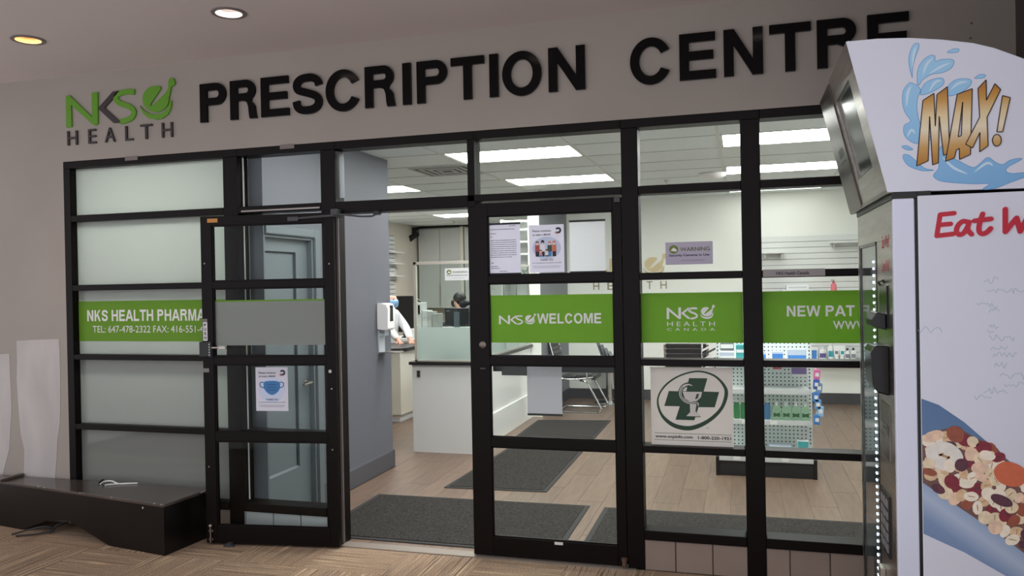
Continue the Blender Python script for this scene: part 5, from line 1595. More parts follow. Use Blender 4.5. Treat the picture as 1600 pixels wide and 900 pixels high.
ch1 = make_chair('visitor_chair', 'black ribbed chair with chrome sled base near the side table', (-1.99, 5.47, 0.0), 0.0)
ch2 = copy_thing(ch1, (-0.60, 4.75, 0), PI * 0.5, 'black ribbed chair seen from behind over the emblem sign')
t = thing('side_table', 'low round table on a chrome post by the back wall', 'table', (-1.74, 6.12, 0))
MB().lathe([(0.20, 0), (0.20, 0.01), (0.06, 0.02), (0.002, 0.021)], (-1.74, 6.12, 0), 28).build('base', CHROME, t, smooth=True)
MB().lathe([(0.045, 0.015), (0.045, 0.485)], (-1.74, 6.12, 0), 18).build('post', CHROME, t, smooth=True)
MB().lathe([(0.33, 0.485), (0.34, 0.495), (0.33, 0.505), (0.002, 0.506)], (-1.74, 6.12, 0), 36).build('tabletop', M('table_glass', (150, 158, 158), 0.1), t, smooth=True)
t = thing('leaflet_holder', 'row of slanted grey leaflets standing on the round table', 'leaflet holder', (-1.76, 6.0, 0.506))
for k in range(5):
    x = -1.86 + k * 0.052
    z1 = 0.84 - k * 0.045
    MB().add([(x + 0.10, 5.9, 0.506), (x + 0.112, 5.9, 0.506), (x + 0.112, 6.08, 0.506), (x + 0.10, 6.08, 0.506), (x - 0.012, 5.9, z1), (x, 5.9, z1), (x, 6.08, z1), (x - 0.012, 6.08, z1)],
             [(0, 3, 2, 1), (4, 5, 6, 7), (0, 1, 5, 4), (1, 2, 6, 5), (2, 3, 7, 6), (3, 0, 4, 7)]).build('leaflet', M('leaflet_%d' % k, (96 + 12 * k, 104 + 10 * k, 110 + 10 * k), 0.5), t)
t = thing('magazine_rack', 'wire rack of slanted magazines beside the shelf unit', 'magazine rack', (-0.28, 4.2, 0))
MB().box(-0.42, 4.2, 0, -0.26, 4.23, 0.12).tube([(-0.42, 4.22, 0), (-0.42, 4.22, 1.0)], 0.01, 6).tube([(-0.24, 4.22, 0), (-0.24, 4.22, 1.0)], 0.01, 6).build('rack', CHROME, t)
for k in range(8):
    zz = 0.52 + 0.05 * k
    MB().add([(-0.42, 4.17, zz), (-0.25, 4.17, zz + 0.09), (-0.25, 4.19, zz + 0.09), (-0.42, 4.19, zz), (-0.42, 4.17, zz + 0.022), (-0.25, 4.17, zz + 0.112), (-0.25, 4.19, zz + 0.112), (-0.42, 4.19, zz + 0.022)],
             [(0, 3, 2, 1), (4, 5, 6, 7), (0, 1, 5, 4), (1, 2, 6, 5), (2, 3, 7, 6), (3, 0, 4, 7)]).build('magazine', (BLACK, WHITEPL, DARKGREY, WHITEPL)[k % 4], t)


# ------------------------------------------------------------------ people
SKIN = M('skin', (206, 150, 128), 0.55)
SKIN2 = M('skin_pale', (222, 176, 156), 0.55)
COAT = M('white_coat', (226, 228, 230), 0.8, bump=0.2, bscale=25)
DARKCL = M('charcoal_cloth', (40, 46, 50), 0.85, bump=0.2, bscale=25)
TROUS = M('dark_trousers', (36, 38, 46), 0.85)
HAIR = M('black_hair', (20, 19, 20), 0.5, var=0.3, vscale=30)
SURG = M('surgical_mask_blue', (138, 180, 220), 0.8)
BMASK = M('black_mask', (26, 26, 28), 0.8)


def skin_obj(name, verts, edges, radii, mat, parent, root=0, sub=2):
    me = bpy.data.meshes.new(name)
    me.from_pydata(verts, edges, [])
    me.materials.append(mat)
    o = bpy.data.objects.new(name, me)
    COL.objects.link(o)
    o.parent = parent
    sk = o.modifiers.new('skin', 'SKIN')
    sk.use_smooth_shade = True
    lay = me.skin_vertices if len(me.skin_vertices) else None
    if lay is None:
        try:
            me.attributes  # legacy data layer is made with the modifier
        except Exception:
            pass
    if len(me.skin_vertices) == 0:
        bpy.context.view_layer.objects.active = o
    d = me.skin_vertices[0].data
    for i, r in enumerate(radii):
        d[i].radius = (r, r) if not isinstance(r, tuple) else r
        d[i].use_root = (i == root)
    ss = o.modifiers.new('smooth', 'SUBSURF')
    ss.levels = sub
    ss.render_levels = sub
    return o


def person(label, loc, face, skin, top, coat_len, k, armR, armL, hips, chest, neck, head, maskm, hair_style):
    """Joints are metres from loc; face = heading of the nose (radians)."""
    t = thing('person', label, 'person', loc)
    fx_, fy_ = math.cos(face), math.sin(face)
    lx, ly = -fy_, fx_                                    # the person's left
    F = lambda v, f=0.0, l=0.0, u=0.0: (v[0] + fx_ * f + lx * l, v[1] + fy_ * f + ly * l, v[2] + u)
    V, E_, R = [], [], []

    def put(p, r, prev=None):
        V.append(tuple(p))
        R.append(r)
        if prev is not None:
            E_.append((prev, len(V) - 1))
        return len(V) - 1

    pel = put(hips, 0.13 * k)
    sp = put([(a + b) / 2 for a, b in zip(hips, chest)], 0.12 * k, pel)
    chs = put(chest, 0.135 * k, sp)
    nb = put(F(neck, 0, 0, -0.03), 0.06 * k, chs)
    nk = put(neck, 0.052 * k, nb)
    jaw = put(F(head, 0.025, 0, -0.065), 0.066, nk)
    mid = put(F(head, 0.008, 0, 0.0), 0.086, jaw)
    top_ = put(F(head, -0.01, 0, 0.06), 0.072, mid)
    put(F(head, 0.105, 0, -0.012), 0.013, mid)            # nose
    for s in (-1, 1):
        put(F(head, -0.005, 0.088 * s, -0.005), 0.018, mid)   # ears
    arms = {}
    for s, arm in ((-1, armR), (1, armL)):
        sh = put(F(chest, 0, 0.17 * k * s, 0.06), 0.062 * k, chs)
        el = put(arm[0], 0.044 * k, sh)
        wr = put(arm[1], 0.028 * k, el)
        d = (Vector(arm[1]) - Vector(arm[0])).normalized()
        sd = d.cross(Vector((0, 0, 1))).normalized()
        pm = put(Vector(arm[1]) + d * 0.05, 0.032 * k, wr)
        for q, ln in ((-0.03, 0.06), (-0.01, 0.075), (0.01, 0.072), (0.03, 0.055)):
            b0 = put(Vector(arm[1]) + d * 0.095 + sd * q * k, 0.010, pm)
            b1 = put(Vector(arm[1]) + d * (0.095 + ln * 0.5) + sd * q * 1.1 * k, 0.009, b0)
            put(Vector(arm[1]) + d * (0.095 + ln) + sd * q * 1.1 * k - Vector((0, 0, 0.014)), 0.007, b1)
        th = put(Vector(arm[1]) + d * 0.05 + sd * 0.045 * s * -1, 0.010, pm)
        put(Vector(arm[1]) + d * 0.085 + sd * 0.06 * s * -1, 0.008, th)
        arms[s] = (V[sh], arm[0], arm[1])
    for s in (-1, 1):
        hp = put(F(hips, 0, 0.09 * k * s, -0.06), 0.095 * k, pel)
        kn = put((F((loc[0], loc[1], 0.0), 0.03, 0.10 * s)[0], F((loc[0], loc[1], 0.0), 0.03, 0.10 * s)[1], hips[2] * 0.52), 0.062 * k, hp)
        an = put(F((loc[0], loc[1], 0.09), 0, 0.10 * s), 0.042 * k, kn)
        put(F((loc[0], loc[1], 0.035), 0.15, 0.11 * s), 0.035, an)
    L = Vector(loc)
    rel = [tuple(Vector(v) - L) for v in V]
    skin_obj('body', rel, E_, R, skin, t)
    # clothing: torso with sleeves, trousers
    V2, E2, R2 = [], [], []

    def put2(p, r, prev=None):
        V2.append(tuple(Vector(p) - L))
        R2.append(r)
        if prev is not None:
            E2.append((prev, len(V2) - 1))
        return len(V2) - 1

    a0 = put2(F(hips, 0, 0, -coat_len), 0.19 * k)
    a1 = put2(hips, 0.165 * k, a0)
    a2 = put2([(a + b) / 2 for a, b in zip(hips, chest)], 0.155 * k, a1)
    a3 = put2(chest, 0.168 * k, a2)
    put2(F(neck, 0, 0, -0.025), 0.075 * k, a3)
    for s in (-1, 1):
        p0, p1, p2 = arms[s]
        b0 = put2(p0, 0.080 * k, a3)
        b1 = put2(p1, 0.062 * k, b0)
        put2([p1[i] + (p2[i] - p1[i]) * 0.9 for i in range(3)], 0.046 * k, b1)
    skin_obj('coat' if top is COAT else 'jacket', V2, E2, R2, top, t)
    mb = MB()
    for s in (-1, 1):
        q0 = F(hips, 0, 0.09 * k * s, -0.04)
        q1 = F((loc[0], loc[1], hips[2] * 0.52), 0.03, 0.10 * s)
        q2 = F((loc[0], loc[1], 0.08), 0, 0.10 * s)
        mb.tube([Vector(q) - L for q in (q0, q1, q2)], [0.115 * k, 0.085 * k, 0.065 * k], 12)
    mb.build('trousers', TROUS, t, smooth=True, local=True)
    mb = MB()
    for s in (-1, 1):
        c = Vector(F((loc[0], loc[1], 0.0), 0.06, 0.105 * s)) - L
        mb.ball((c.x, c.y, 0.04), 0.06 + 0.07 * abs(fx_), 0.06 + 0.07 * abs(fy_), 0.045, 12, 8)
    mb.build('shoes', BLACK, t, smooth=True, local=True)
    # face
    h = Vector(head) - L
    f3, l3 = Vector((fx_, fy_, 0)), Vector((lx, ly, 0))
    mb = MB()
    for s in (-1, 1):
        c = h + f3 * 0.083 + l3 * 0.033 * s + Vector((0, 0, 0.012))
        mb.ball(tuple(c), 0.011, 0.011, 0.008, 8, 6)
    mb.build('eyes', BLACK, t, local=True)
    # mask: a curved shell over mouth and nose
    mb = MB()
    n = 9
    vs, fs = [], []
    for j, (zz, off) in enumerate(((0.004, 0.098), (-0.02, 0.118), (-0.05, 0.116), (-0.08, 0.104), (-0.098, 0.080))):
        for i in range(n):
            a = -1.15 + 2.3 * i / (n - 1)
            r = off * (1 - 0.12 * abs(a))
            p = h + f3 * (r * math.cos(a)) + l3 * (0.098 * math.sin(a)) + Vector((0, 0, zz))
            vs.append(tuple(p))
    for j in range(4):
        for i in range(n - 1):
            fs.append((j * n + i, j * n + i + 1, (j + 1) * n + i + 1, (j + 1) * n + i))
    mb.add(vs, fs)
    mo = mb.build('face_mask', maskm, t, smooth=True, local=True)
    so = mo.modifiers.new('thickness', 'SOLIDIFY')
    so.thickness = 0.004
    mb = MB()
    if hair_style == 'bun':
        mb.ball(tuple(h - f3 * 0.022 + Vector((0, 0, 0.03))), 0.105, 0.105, 0.105, 16, 10)
        mb.ball(tuple(h - f3 * 0.14 + Vector((0, 0, -0.04))), 0.055, 0.055, 0.05, 12, 8)
        mb.ball(tuple(h - f3 * 0.075 + Vector((0, 0, -0.04))), 0.075, 0.085, 0.085, 12, 8)
    else:                                                 # only a cropped fringe round the back of a bald head
        mb.ball(tuple(h - f3 * 0.055 + Vector((0, 0, -0.005))), 0.062, 0.092, 0.06, 16, 10)
    mb.build('hair', HAIR, t, smooth=True, local=True)
    return t


person('person in white coat and blue surgical mask leaning on the dispensing counter', (-4.60, 5.36, 0), -0.25, SKIN, COAT, 0.25, 0.95,
       ((-4.46, 5.08, 1.05), (-4.28, 4.93, 0.925)), ((-4.36, 5.38, 1.05), (-4.16, 5.05, 0.925)), (-4.64, 5.34, 0.88), (-4.57, 5.27, 1.18), (-4.54, 5.24, 1.335), (-4.515, 5.22, 1.445), SURG, 'short')
person('person in dark jacket with black hair and black mask behind the monitor', (-4.18, 7.2, 0), PI, SKIN2, DARKCL, 0.12, 0.9,
       ((-4.24, 7.38, 0.98), (-4.40, 7.28, 1.09)), ((-4.33, 7.0, 0.95), (-4.50, 7.02, 1.06)), (-4.16, 7.2, 0.80), (-4.18, 7.2, 1.10), (-4.22, 7.2, 1.25), (-4.275, 7.2, 1.385), BMASK, 'bun')

# ================================================================== vending machine
vm = thing('vending_machine', 'tall white vending machine with nut mix print and splash lettering', 'vending machine', (0.97, -0.88, 0))
VY0, VY1 = -1.33, -0.42
MB().box(0.617, VY0, 0.03, 1.31, VY1, 1.926).build('cabinet', VENDP, vm, bevel=0.004)
MB().box(0.63, VY0 + 0.03, 0.0, 1.29, VY1 - 0.03, 0.03).build('base', BLACK, vm)
MB().box(0.606, VY0 + 0.004, 0.03, 0.617, VY1 - 0.004, 1.915).build('door_gasket', BLACKG, vm)
# door: white edge, stainless face with a glass window on the far part
MB().box(0.534, VY0, 0.03, 0.606, VY0 + 0.03, 1.918).build('door_edge', VENDW, vm, bevel=0.004)
MB().box(0.534, VY0 + 0.03, 1.775, 0.606, VY1, 1.918).box(0.534, VY0 + 0.03, 0.03, 0.606, VY1, 0.17).box(0.534, VY0 + 0.03, 0.17, 0.606, -0.95, 1.775).box(0.534, -0.475, 0.17, 0.606, VY1, 1.775).build('door', STEEL, vm, bevel=0.002)
MB().box(0.5315, -0.952, 0.165, 0.534, -0.940, 1.78).box(0.5315, -0.49, 0.165, 0.534, -0.473, 1.78).box(0.5315, -0.952, 1.766, 0.534, -0.473, 1.78).build('window_gasket', BLACKG, vm)
MB().box(0.537, -0.945, 0.17, 0.541, -0.475, 1.775).build('door_glass', glass('vending_glass', (0.85, 0.88, 0.87), 1.5, 0.0, 1.0), vm)
MB().box(0.600, -0.945, 0.17, 0.606, -0.475, 1.775).build('inner_liner', M('dark_liner', (30, 34, 34), 0.6), vm)
LED = emis('cool_led_glow', (214, 232, 255), 12.0)
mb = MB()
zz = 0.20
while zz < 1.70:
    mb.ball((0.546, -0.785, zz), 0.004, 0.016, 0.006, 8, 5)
    mb.ball((0.545, -0.915, zz), 0.0025, 0.006, 0.0035, 8, 5)  # smaller glowing dots drawn as the strip's reflection
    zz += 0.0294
mb.build('led_strip_and_reflection', LED, vm)
# fittings on the door face
text(MB(), 'Eat Well', 0, 1.745, 1.795, 0, 0.16, bold=0.01, shear=0.2, fn=lambda x, y, z: (0.5335, -1.085 - x, z)).build('lettering', RED, vm)
text(MB(), 'Live Well', 0, 1.655, 1.70, 0, 0.16, bold=0.01, shear=0.2, fn=lambda x, y, z: (0.5335, -1.085 - x, z)).build('lettering', RED, vm)
cr_ = MB().box(0.528, -1.21, 1.44, 0.534, -1.04, 1.60).build('card_reader', BLACKG, vm)
MB().prism([(0.528, 1.49), (0.495, 1.50), (0.475, 1.47), (0.478, 1.445), (0.528, 1.43)], -1.20, -1.05).build('card_slot', BLACK, cr_, bevel=0.004)
MB().tube([(0.53, -1.06, 1.60), (0.522, -1.06, 1.615), (0.522, -1.17, 1.62), (0.53, -1.17, 1.61)], 0.005, 6).build('antenna_loop', BLACK, cr_)
MB().prism([(0.534, 1.37), (0.482, 1.37), (0.470, 1.35), (0.474, 1.22), (0.495, 1.19), (0.534, 1.18)], -1.21, -1.04).build('bill_acceptor', BLACKG, vm, bevel=0.006)
MB().box(0.5295, -1.21, 0.93, 0.534, -1.02, 1.14).build('instruction_plate', STEELD, vm)
MB().box(0.5285, -1.19, 1.02, 0.531, -1.04, 1.06).build('display', BLACKG, vm)
kp = MB().box(0.527, -1.19, 0.55, 0.534, -1.0, 0.79).build('keypad', BLACK, vm)
KEYM = M('grey_key', (132, 130, 134), 0.4)
for r in range(5):
    for c in range(3):
        MB().box(0.524, -1.175 + c * 0.058, 0.567 + r * 0.043, 0.5275, -1.135 + c * 0.058, 0.597 + r * 0.043).build('key', KEYM, kp)
MB().box(0.515, -1.06, 0.42, 0.534, -1.0, 0.47).build('coin_return', ALU, vm, bevel=0.003)
# head with arched top, screen face leaning forward
HB0, HT0 = (0.517, 1.944), (0.385, 2.507)
prof = [HB0, HT0, (0.49, 2.507), (0.596, 2.499), (0.701, 2.482), (0.803, 2.459), (0.869, 2.435), (0.961, 2.388), (1.06, 2.33), (1.17, 2.25), (1.31, 2.12), (1.31, 1.930)]
MB().prism(prof, VY0, VY0 + 0.02).build('head_side_panel', VENDP, vm)
inner = [(0.53, 1.944), (0.40, 2.500)] + [(x + 0.004, z_ - 0.006) for x, z_ in prof[2:-1]] + [(1.306, 1.93)]
MB().prism(inner, VY0 + 0.02, VY1 + 0.1).build('head_box', STEELD, vm)
dirv = Vector((HB0[0] - HT0[0], 0, HB0[1] - HT0[1]))
nrm = Vector((dirv.z, 0, -dirv.x)).normalized()          # points out of the face, toward -x and down


def hface(tt, y, off):
    p = Vector((HT0[0], 0, HT0[1])) + dirv * tt + nrm * off
    return (p.x, y, p.z)


def hslab(t0, t1, y0, y1, o0, o1):
    return MB().add([hface(t0, y0, o0), hface(t1, y0, o0), hface(t1, y1, o0), hface(t0, y1, o0), hface(t0, y0, o1), hface(t1, y0, o1), hface(t1, y1, o1), hface(t0, y1, o1)],
                    [(0, 3, 2, 1), (4, 5, 6, 7), (0, 1, 5, 4), (1, 2, 6, 5), (2, 3, 7, 6), (3, 0, 4, 7)])


mb = hslab(0.0, 0.185, VY0 + 0.002, -0.72, -0.012, 0.0)
mb2 = hslab(0.80, 1.0, VY0 + 0.002, -0.72, -0.012, 0.0)
mb3 = hslab(0.185, 0.80, VY0 + 0.002, -1.18, -0.012, 0.0)
mb4 = hslab(0.185, 0.80, -0.775, -0.72, -0.012, 0.0)
for q in (mb2, mb3, mb4):
    mb.add(q.v, q.f)
mb.build('screen_bezel', STEEL, vm)
hslab(0.185, 0.80, -1.18, -0.775, -0.014, -0.010).build('screen_frame', BLACKG, vm)
hslab(0.20, 0.785, -1.172, -0.795, -0.010, -0.0085).build('screen', M('dark_screen', (66, 72, 70), 0.15, spec=0.6), vm)
hslab(0.02, 1.0, -0.715, -0.34, -0.012, 0.006).build('speaker_panel', M('smoky_brushed_steel', (92, 84, 79), 0.34, 1.0, var=0.2, vscale=3, stretch=(1, 6, 2)), vm)
hslab(0.985, 1.01, VY0 + 0.002, -0.34, -0.05, 0.004).build('bottom_lip', STEELD, vm)
hslab(0.50, 0.57, -0.63, -0.50, 0.006, 0.0066).build('dark_mark', DARKGREY, vm)
hslab(0.60, 0.615, -0.65, -0.47, 0.006, 0.0066).build('dark_mark', DARKGREY, vm)
MB().box(0.53, VY0 + 0.004, 1.918, 0.66, VY1, 1.944).box(0.615, VY0 - 0.002, 1.930, 0.66, VY0 + 0.01, 1.942).build('neck_gap', BLACK, vm)
# printed splash and lettering on the head
SPL = gradient_mat('splash_blue', [(0.0, (126, 180, 226)), (0.5, (150, 202, 240)), (1.0, (166, 214, 244))], 1.93, 2.48)
SPD = M('splash_rim_blue', (88, 148, 206), 0.45)
SPH = M('splash_highlight', (206, 230, 248), 0.4)
SP = [[(0.627, 2.477), (0.63, 2.462), (0.618, 2.428), (0.608, 2.387), (0.606, 2.351), (0.599, 2.378), (0.594, 2.414), (0.599, 2.449), (0.612, 2.474)],
      [(0.719, 2.434), (0.739, 2.445), (0.758, 2.443), (0.756, 2.432), (0.738, 2.43)],
      [(0.621, 2.335), (0.623, 2.379), (0.638, 2.41), (0.664, 2.429), (0.681, 2.425), (0.682, 2.406), (0.698, 2.411), (0.733, 2.409), (0.743, 2.397), (0.732, 2.375), (0.703, 2.362), (0.669, 2.359), (0.64, 2.342), (0.628, 2.324)],
      [(0.61, 2.332), (0.596, 2.337), (0.575, 2.31), (0.571, 2.265), (0.58, 2.228), (0.597, 2.198), (0.576, 2.184), (0.574, 2.155), (0.587, 2.131), (0.619, 2.113), (0.666, 2.129), (0.64, 2.157), (0.622, 2.22), (0.622, 2.274), (0.633, 2.305), (0.622, 2.325)],
      [(0.63, 2.292), (0.645, 2.329), (0.68, 2.345), (0.706, 2.342), (0.707, 2.32), (0.68, 2.301), (0.651, 2.29)],
      [(0.719, 2.278), (0.72, 2.31), (0.743, 2.333), (0.777, 2.336), (0.797, 2.327), (0.791, 2.307), (0.759, 2.284)],
      [(0.805, 2.334), (0.822, 2.346), (0.841, 2.343), (0.839, 2.334), (0.822, 2.331)],
      [(0.566, 2.107), (0.584, 2.11), (0.605, 2.094), (0.583, 2.093)],
      [(0.571, 2.077), (0.589, 2.076), (0.612, 2.055), (0.641, 2.025), (0.673, 2.015), (0.635, 2.014), (0.594, 2.031), (0.574, 2.054)],
      [(0.67, 2.001), (0.687, 2.025), (0.682, 2.064), (0.697, 2.101), (0.722, 2.061), (0.748, 2.047), (0.795, 2.019), (0.818, 2.03), (0.844, 2.051), (0.868, 2.033), (0.89, 2.023), (0.913, 2.037), (0.946, 2.042), (0.947, 2.034), (0.912, 2.015), (0.901, 2.0), (0.918, 1.99), (0.956, 1.991), (0.99, 1.985), (0.956, 1.972), (0.912, 1.956), (0.867, 1.939), (0.834, 1.936), (0.828, 1.942), (0.845, 1.956), (0.8, 1.958), (0.738, 1.965), (0.692, 1.974), (0.672, 1.988)]]
mb, mbd, mbh = MB(), MB(), MB()
for k, lp in enumerate(SP):
    sm = smooth_closed(lp, 4)
    mbd.prism(sm, VY0 - 0.0006, VY0 + 0.001)
    cx, cz = sum(p[0] for p in sm) / len(sm), sum(p[1] for p in sm) / len(sm)
    c = len(sm)
    ins = []
    for i in range(c):
        a, b = sm[i - 1], sm[(i + 1) % c]
        dx, dz = b[0] - a[0], b[1] - a[1]
        l = math.hypot(dx, dz) or 1
        area = sum(sm[q][0] * sm[(q + 1) % c][1] - sm[(q + 1) % c][0] * sm[q][1] for q in range(c))
        sg = 1 if area > 0 else -1
        ins.append((sm[i][0] - dz / l * 0.0018 * sg, sm[i][1] + dx / l * 0.0018 * sg))
    mb.prism(ins, VY0 - 0.0010, VY0 + 0.001)
for pts in ([(0.606, 2.39), (0.612, 2.44), (0.62, 2.465)], [(0.64, 2.36), (0.655, 2.40), (0.675, 2.418)], [(0.66, 2.362), (0.70, 2.385), (0.73, 2.395)], [(0.66, 2.30), (0.68, 2.33), (0.70, 2.335)], [(0.585, 2.25), (0.59, 2.30), (0.602, 2.325)], [(0.73, 2.30), (0.755, 2.32), (0.785, 2.323)], [(0.585, 2.14), (0.6, 2.165), (0.612, 2.15)], [(0.70, 2.06), (0.735, 2.02), (0.78, 1.995)], [(0.80, 2.0), (0.84, 2.03), (0.86, 2.02)]):
    c = smooth_open(pts, 4)
    mbh.prism(stroke(c, [0.001 + 0.008 * math.sin(PI * i / (len(c) - 1)) for i in range(len(c))]), VY0 - 0.0014, VY0 + 0.001)
mbd.build('splash_rim', SPD, vm)
mb.build('splash_print', SPL, vm)
mbh.build('splash_highlight', SPH, vm)
MX = [([(0.615, 2.033), (0.639, 2.268), (0.675, 2.291), (0.678, 2.173), (0.685, 2.286), (0.719, 2.311), (0.723, 2.074), (0.703, 2.066), (0.691, 2.207), (0.686, 2.041), (0.667, 2.034), (0.66, 2.209), (0.653, 2.05)], []),
      ([(0.709, 2.044), (0.75, 2.281), (0.798, 2.297), (0.789, 2.064), (0.754, 2.048), (0.754, 2.088), (0.744, 2.082), (0.738, 2.055)], [[(0.767, 2.252), (0.751, 2.129), (0.761, 2.133)]]),
      ([(0.774, 2.101), (0.82, 2.194), (0.816, 2.296), (0.842, 2.324), (0.842, 2.252), (0.869, 2.308), (0.887, 2.286), (0.843, 2.192), (0.845, 2.091), (0.818, 2.071), (0.82, 2.14), (0.796, 2.087)], []),
      ([(0.892, 2.264), (0.916, 2.255), (0.891, 2.137), (0.873, 2.138)], []),
      ([(0.886, 2.107), (0.885, 2.099), (0.881, 2.092), (0.875, 2.088), (0.869, 2.088), (0.863, 2.093), (0.86, 2.1), (0.858, 2.109), (0.86, 2.118), (0.864, 2.125), (0.869, 2.129), (0.876, 2.128), (0.881, 2.124), (0.885, 2.117)], [])]
GOLDP = gradient_mat('gold_gradient_print', [(0.0, (186, 126, 40)), (0.2, (206, 160, 90)), (0.45, (240, 226, 196)), (0.65, (232, 208, 160)), (0.85, (206, 152, 72)), (1.0, (182, 120, 36))], 2.05, 2.30)
OUTL = M('dark_outline_print', (52, 36, 34), 0.5)
mb, mb2 = MB(), MB()
for k, (out, holes) in enumerate(MX):
    d = 0.0016 + 0.0006 * k
    mb.prism(out, VY0 - d, VY0 + 0.001, holes)
    for lp in [out] + holes:
        for i in range(len(lp)):
            a, b = lp[i], lp[(i + 1) % len(lp)]
            mb2.prism(stroke([a, b], 0.0034), VY0 - d - 0.0004, VY0 - d)
mb.build('printed_letters', GOLDP, vm)
mb2.build('letter_outline', OUTL, vm)
# Eat Well on the cabinet side
def marker(mb, paths, wd):
    q = lambda a, b: (0.676 + (1320 + a / 2.728 - 1463) * 0.00205, 1.77 - (290 + b / 2.728 - 372) * 0.0023)
    for k, pth in enumerate(paths):
        c = smooth_open([q(a, b) for a, b in pth], 5) if len(pth) > 2 else [q(a, b) for a, b in pth]
        yy = VY0 - 0.0006 - 0.0006 * k
        for i, e in enumerate(c):
            if i:
                mb.prism(stroke(c[i - 1:i + 1], wd), yy - 0.00002 * i, VY0 + 0.0005)
            mb.prism(ellipse(e[0], e[1], wd / 2, wd / 2, 12), yy - 0.00002 * i - 0.00001, VY0 + 0.0005)
    return mb


marker(MB(), [[(408, 124), (392, 214)], [(408, 124), (468, 120)], [(402, 168), (452, 165)], [(392, 214), (462, 208)],
              [(530, 162), (505, 156), (484, 172), (476, 196), (488, 212), (508, 204), (526, 176)], [(531, 160), (524, 190), (540, 212)],
              [(588, 128), (574, 170), (572, 200), (586, 212), (606, 204), (620, 190)], [(553, 156), (622, 150)],
              [(682, 112), (681, 206)], [(681, 206), (728, 150)], [(728, 150), (742, 206)], [(742, 206), (796, 108)],
              [(812, 186), (858, 176), (846, 156), (822, 164), (808, 190), (820, 212), (862, 204)],
              [(900, 112), (884, 212)], [(940, 110), (924, 210)]], 0.0165).build('lettering', RED, vm)
# faint handwriting
random.seed(3)
mb = MB()
for zz, x0, x1 in ((1.615, 0.825, 0.875), (1.575, 0.835, 0.96), (1.525, 0.80, 0.87), (1.505, 0.84, 0.88), (1.455, 0.84, 0.87), (1.43, 0.835, 0.86), (1.41, 0.84, 0.92), (1.375, 0.845, 0.90), (1.35, 0.85, 0.93), (1.315, 0.855, 0.90), (1.275, 0.87, 0.97), (1.245, 0.885, 0.95), (1.225, 0.82, 0.90), (1.20, 0.79, 0.85), (1.44, 0.61, 0.69)):
    pts = []
    x = x0
    while x < x1:
        pts.append((x, zz + random.uniform(-0.012, 0.012)))
        x += random.uniform(0.004, 0.010)
    if len(pts) > 2:
        mb.prism(stroke(smooth_open(pts, 3), 0.0013), VY0 - 0.0006, VY0 + 0.001)
mb.build('handwriting', M('faded_teal_ink', (150, 180, 192), 0.6), vm)
# scoop of nut mix print
SC_TOP = [(0.619, 1.19), (0.676, 1.168), (0.757, 1.108), (0.843, 1.026), (0.942, 0.933), (1.019, 0.852), (1.31, 0.60), (1.31, 0.40), (1.017, 0.691), (0.619, 0.87)]
SC_BOT = [(0.619, 0.884), (0.749, 0.793), (0.843, 0.728), (0.938, 0.653), (1.016, 0.594), (1.31, 0.37), (1.31, 0.32), (1.015, 0.5), (0.937, 0.538), (0.871, 0.573), (0.751, 0.641), (0.619, 0.699)]
MB().prism(SC_TOP, VY0 - 0.0005, VY0 + 0.001).build('scoop_print', gradient_mat('scoop_far_blue', [(0, (110, 138, 176)), (1, (84, 118, 160))], 0.7, 1.2), vm)
SCB = gradient_mat('scoop_near_blue', [(0, (112, 140, 180)), (0.35, (134, 158, 194)), (0.7, (170, 188, 214)), (1, (160, 180, 208))], -0.16, 0.13)
o_ = MB().prism([(a, b + (a - 0.75) * 0.75 - 0.72) for a, b in SC_BOT], VY0 - 0.0009, VY0 + 0.001).build('scoop_print', SCB, vm)
# shear the flat print back into place so the printed gradient runs across the scoop
for v in o_.data.vertices:
    pass
o_.data.materials.clear()
m_, nt, out = newmat('scoop_near_print')
p = nd(nt, 'ShaderNodeBsdfPrincipled')
p.inputs['Roughness'].default_value = 0.45
nt.links.new(p.outputs[0], out.inputs[0])
tc = nd(nt, 'ShaderNodeTexCoord')
sx = nd(nt, 'ShaderNodeSeparateXYZ')
nt.links.new(tc.outputs['Object'], sx.inputs[0])
ma = nd(nt, 'ShaderNodeMath', operation='MULTIPLY_ADD')
nt.links.new(sx.outputs[0], ma.inputs[0])
ma.inputs[1].default_value = 0.75
nt.links.new(sx.outputs[2], ma.inputs[2])
mr = nd(nt, 'ShaderNodeMapRange')
mr.inputs[1].default_value = 1.17
mr.inputs[2].default_value = 1.36
nt.links.new(ma.outputs[0], mr.inputs[0])
crr = nd(nt, 'ShaderNodeValToRGB')
for k, (a, c) in enumerate(((0.0, (116, 142, 182)), (1.0, (150, 172, 204)))):
    crr.color_ramp.elements[k].position = a
    crr.color_ramp.elements[k].color = (*lin(c), 1)
for a, c in ((0.3, (128, 152, 190)), (0.7, (178, 194, 218))):
    crr.color_ramp.elements.new(a).color = (*lin(c), 1)
nt.links.new(mr.outputs[0], crr.inputs[0])
nt.links.new(crr.outputs[0], p.inputs['Base Color'])
o_.data.materials.append(m_)
for v in o_.data.vertices:
    v.co.z = v.co.z + 0.72 - (v.co.x - 0.75) * 0.75
# the nuts: flat printed shapes, back to front
NC = {k: M('print_' + k, c, 0.5, var=0.06 if k in ('banana', 'orange', 'cream') else 0.14, vscale=50) for k, c in dict(almond=(158, 84, 62), peanut=(238, 218, 184), cream=(250, 238, 216), cranberry=(136, 40, 56), raisin=(92, 52, 66), cashew=(240, 206, 178), hazel=(226, 192, 152), orange=(214, 110, 74), shadow=(120, 84, 76), banana=(236, 230, 220), mark=(190, 150, 110)).items()}
nl = {k: MB() for k in NC}


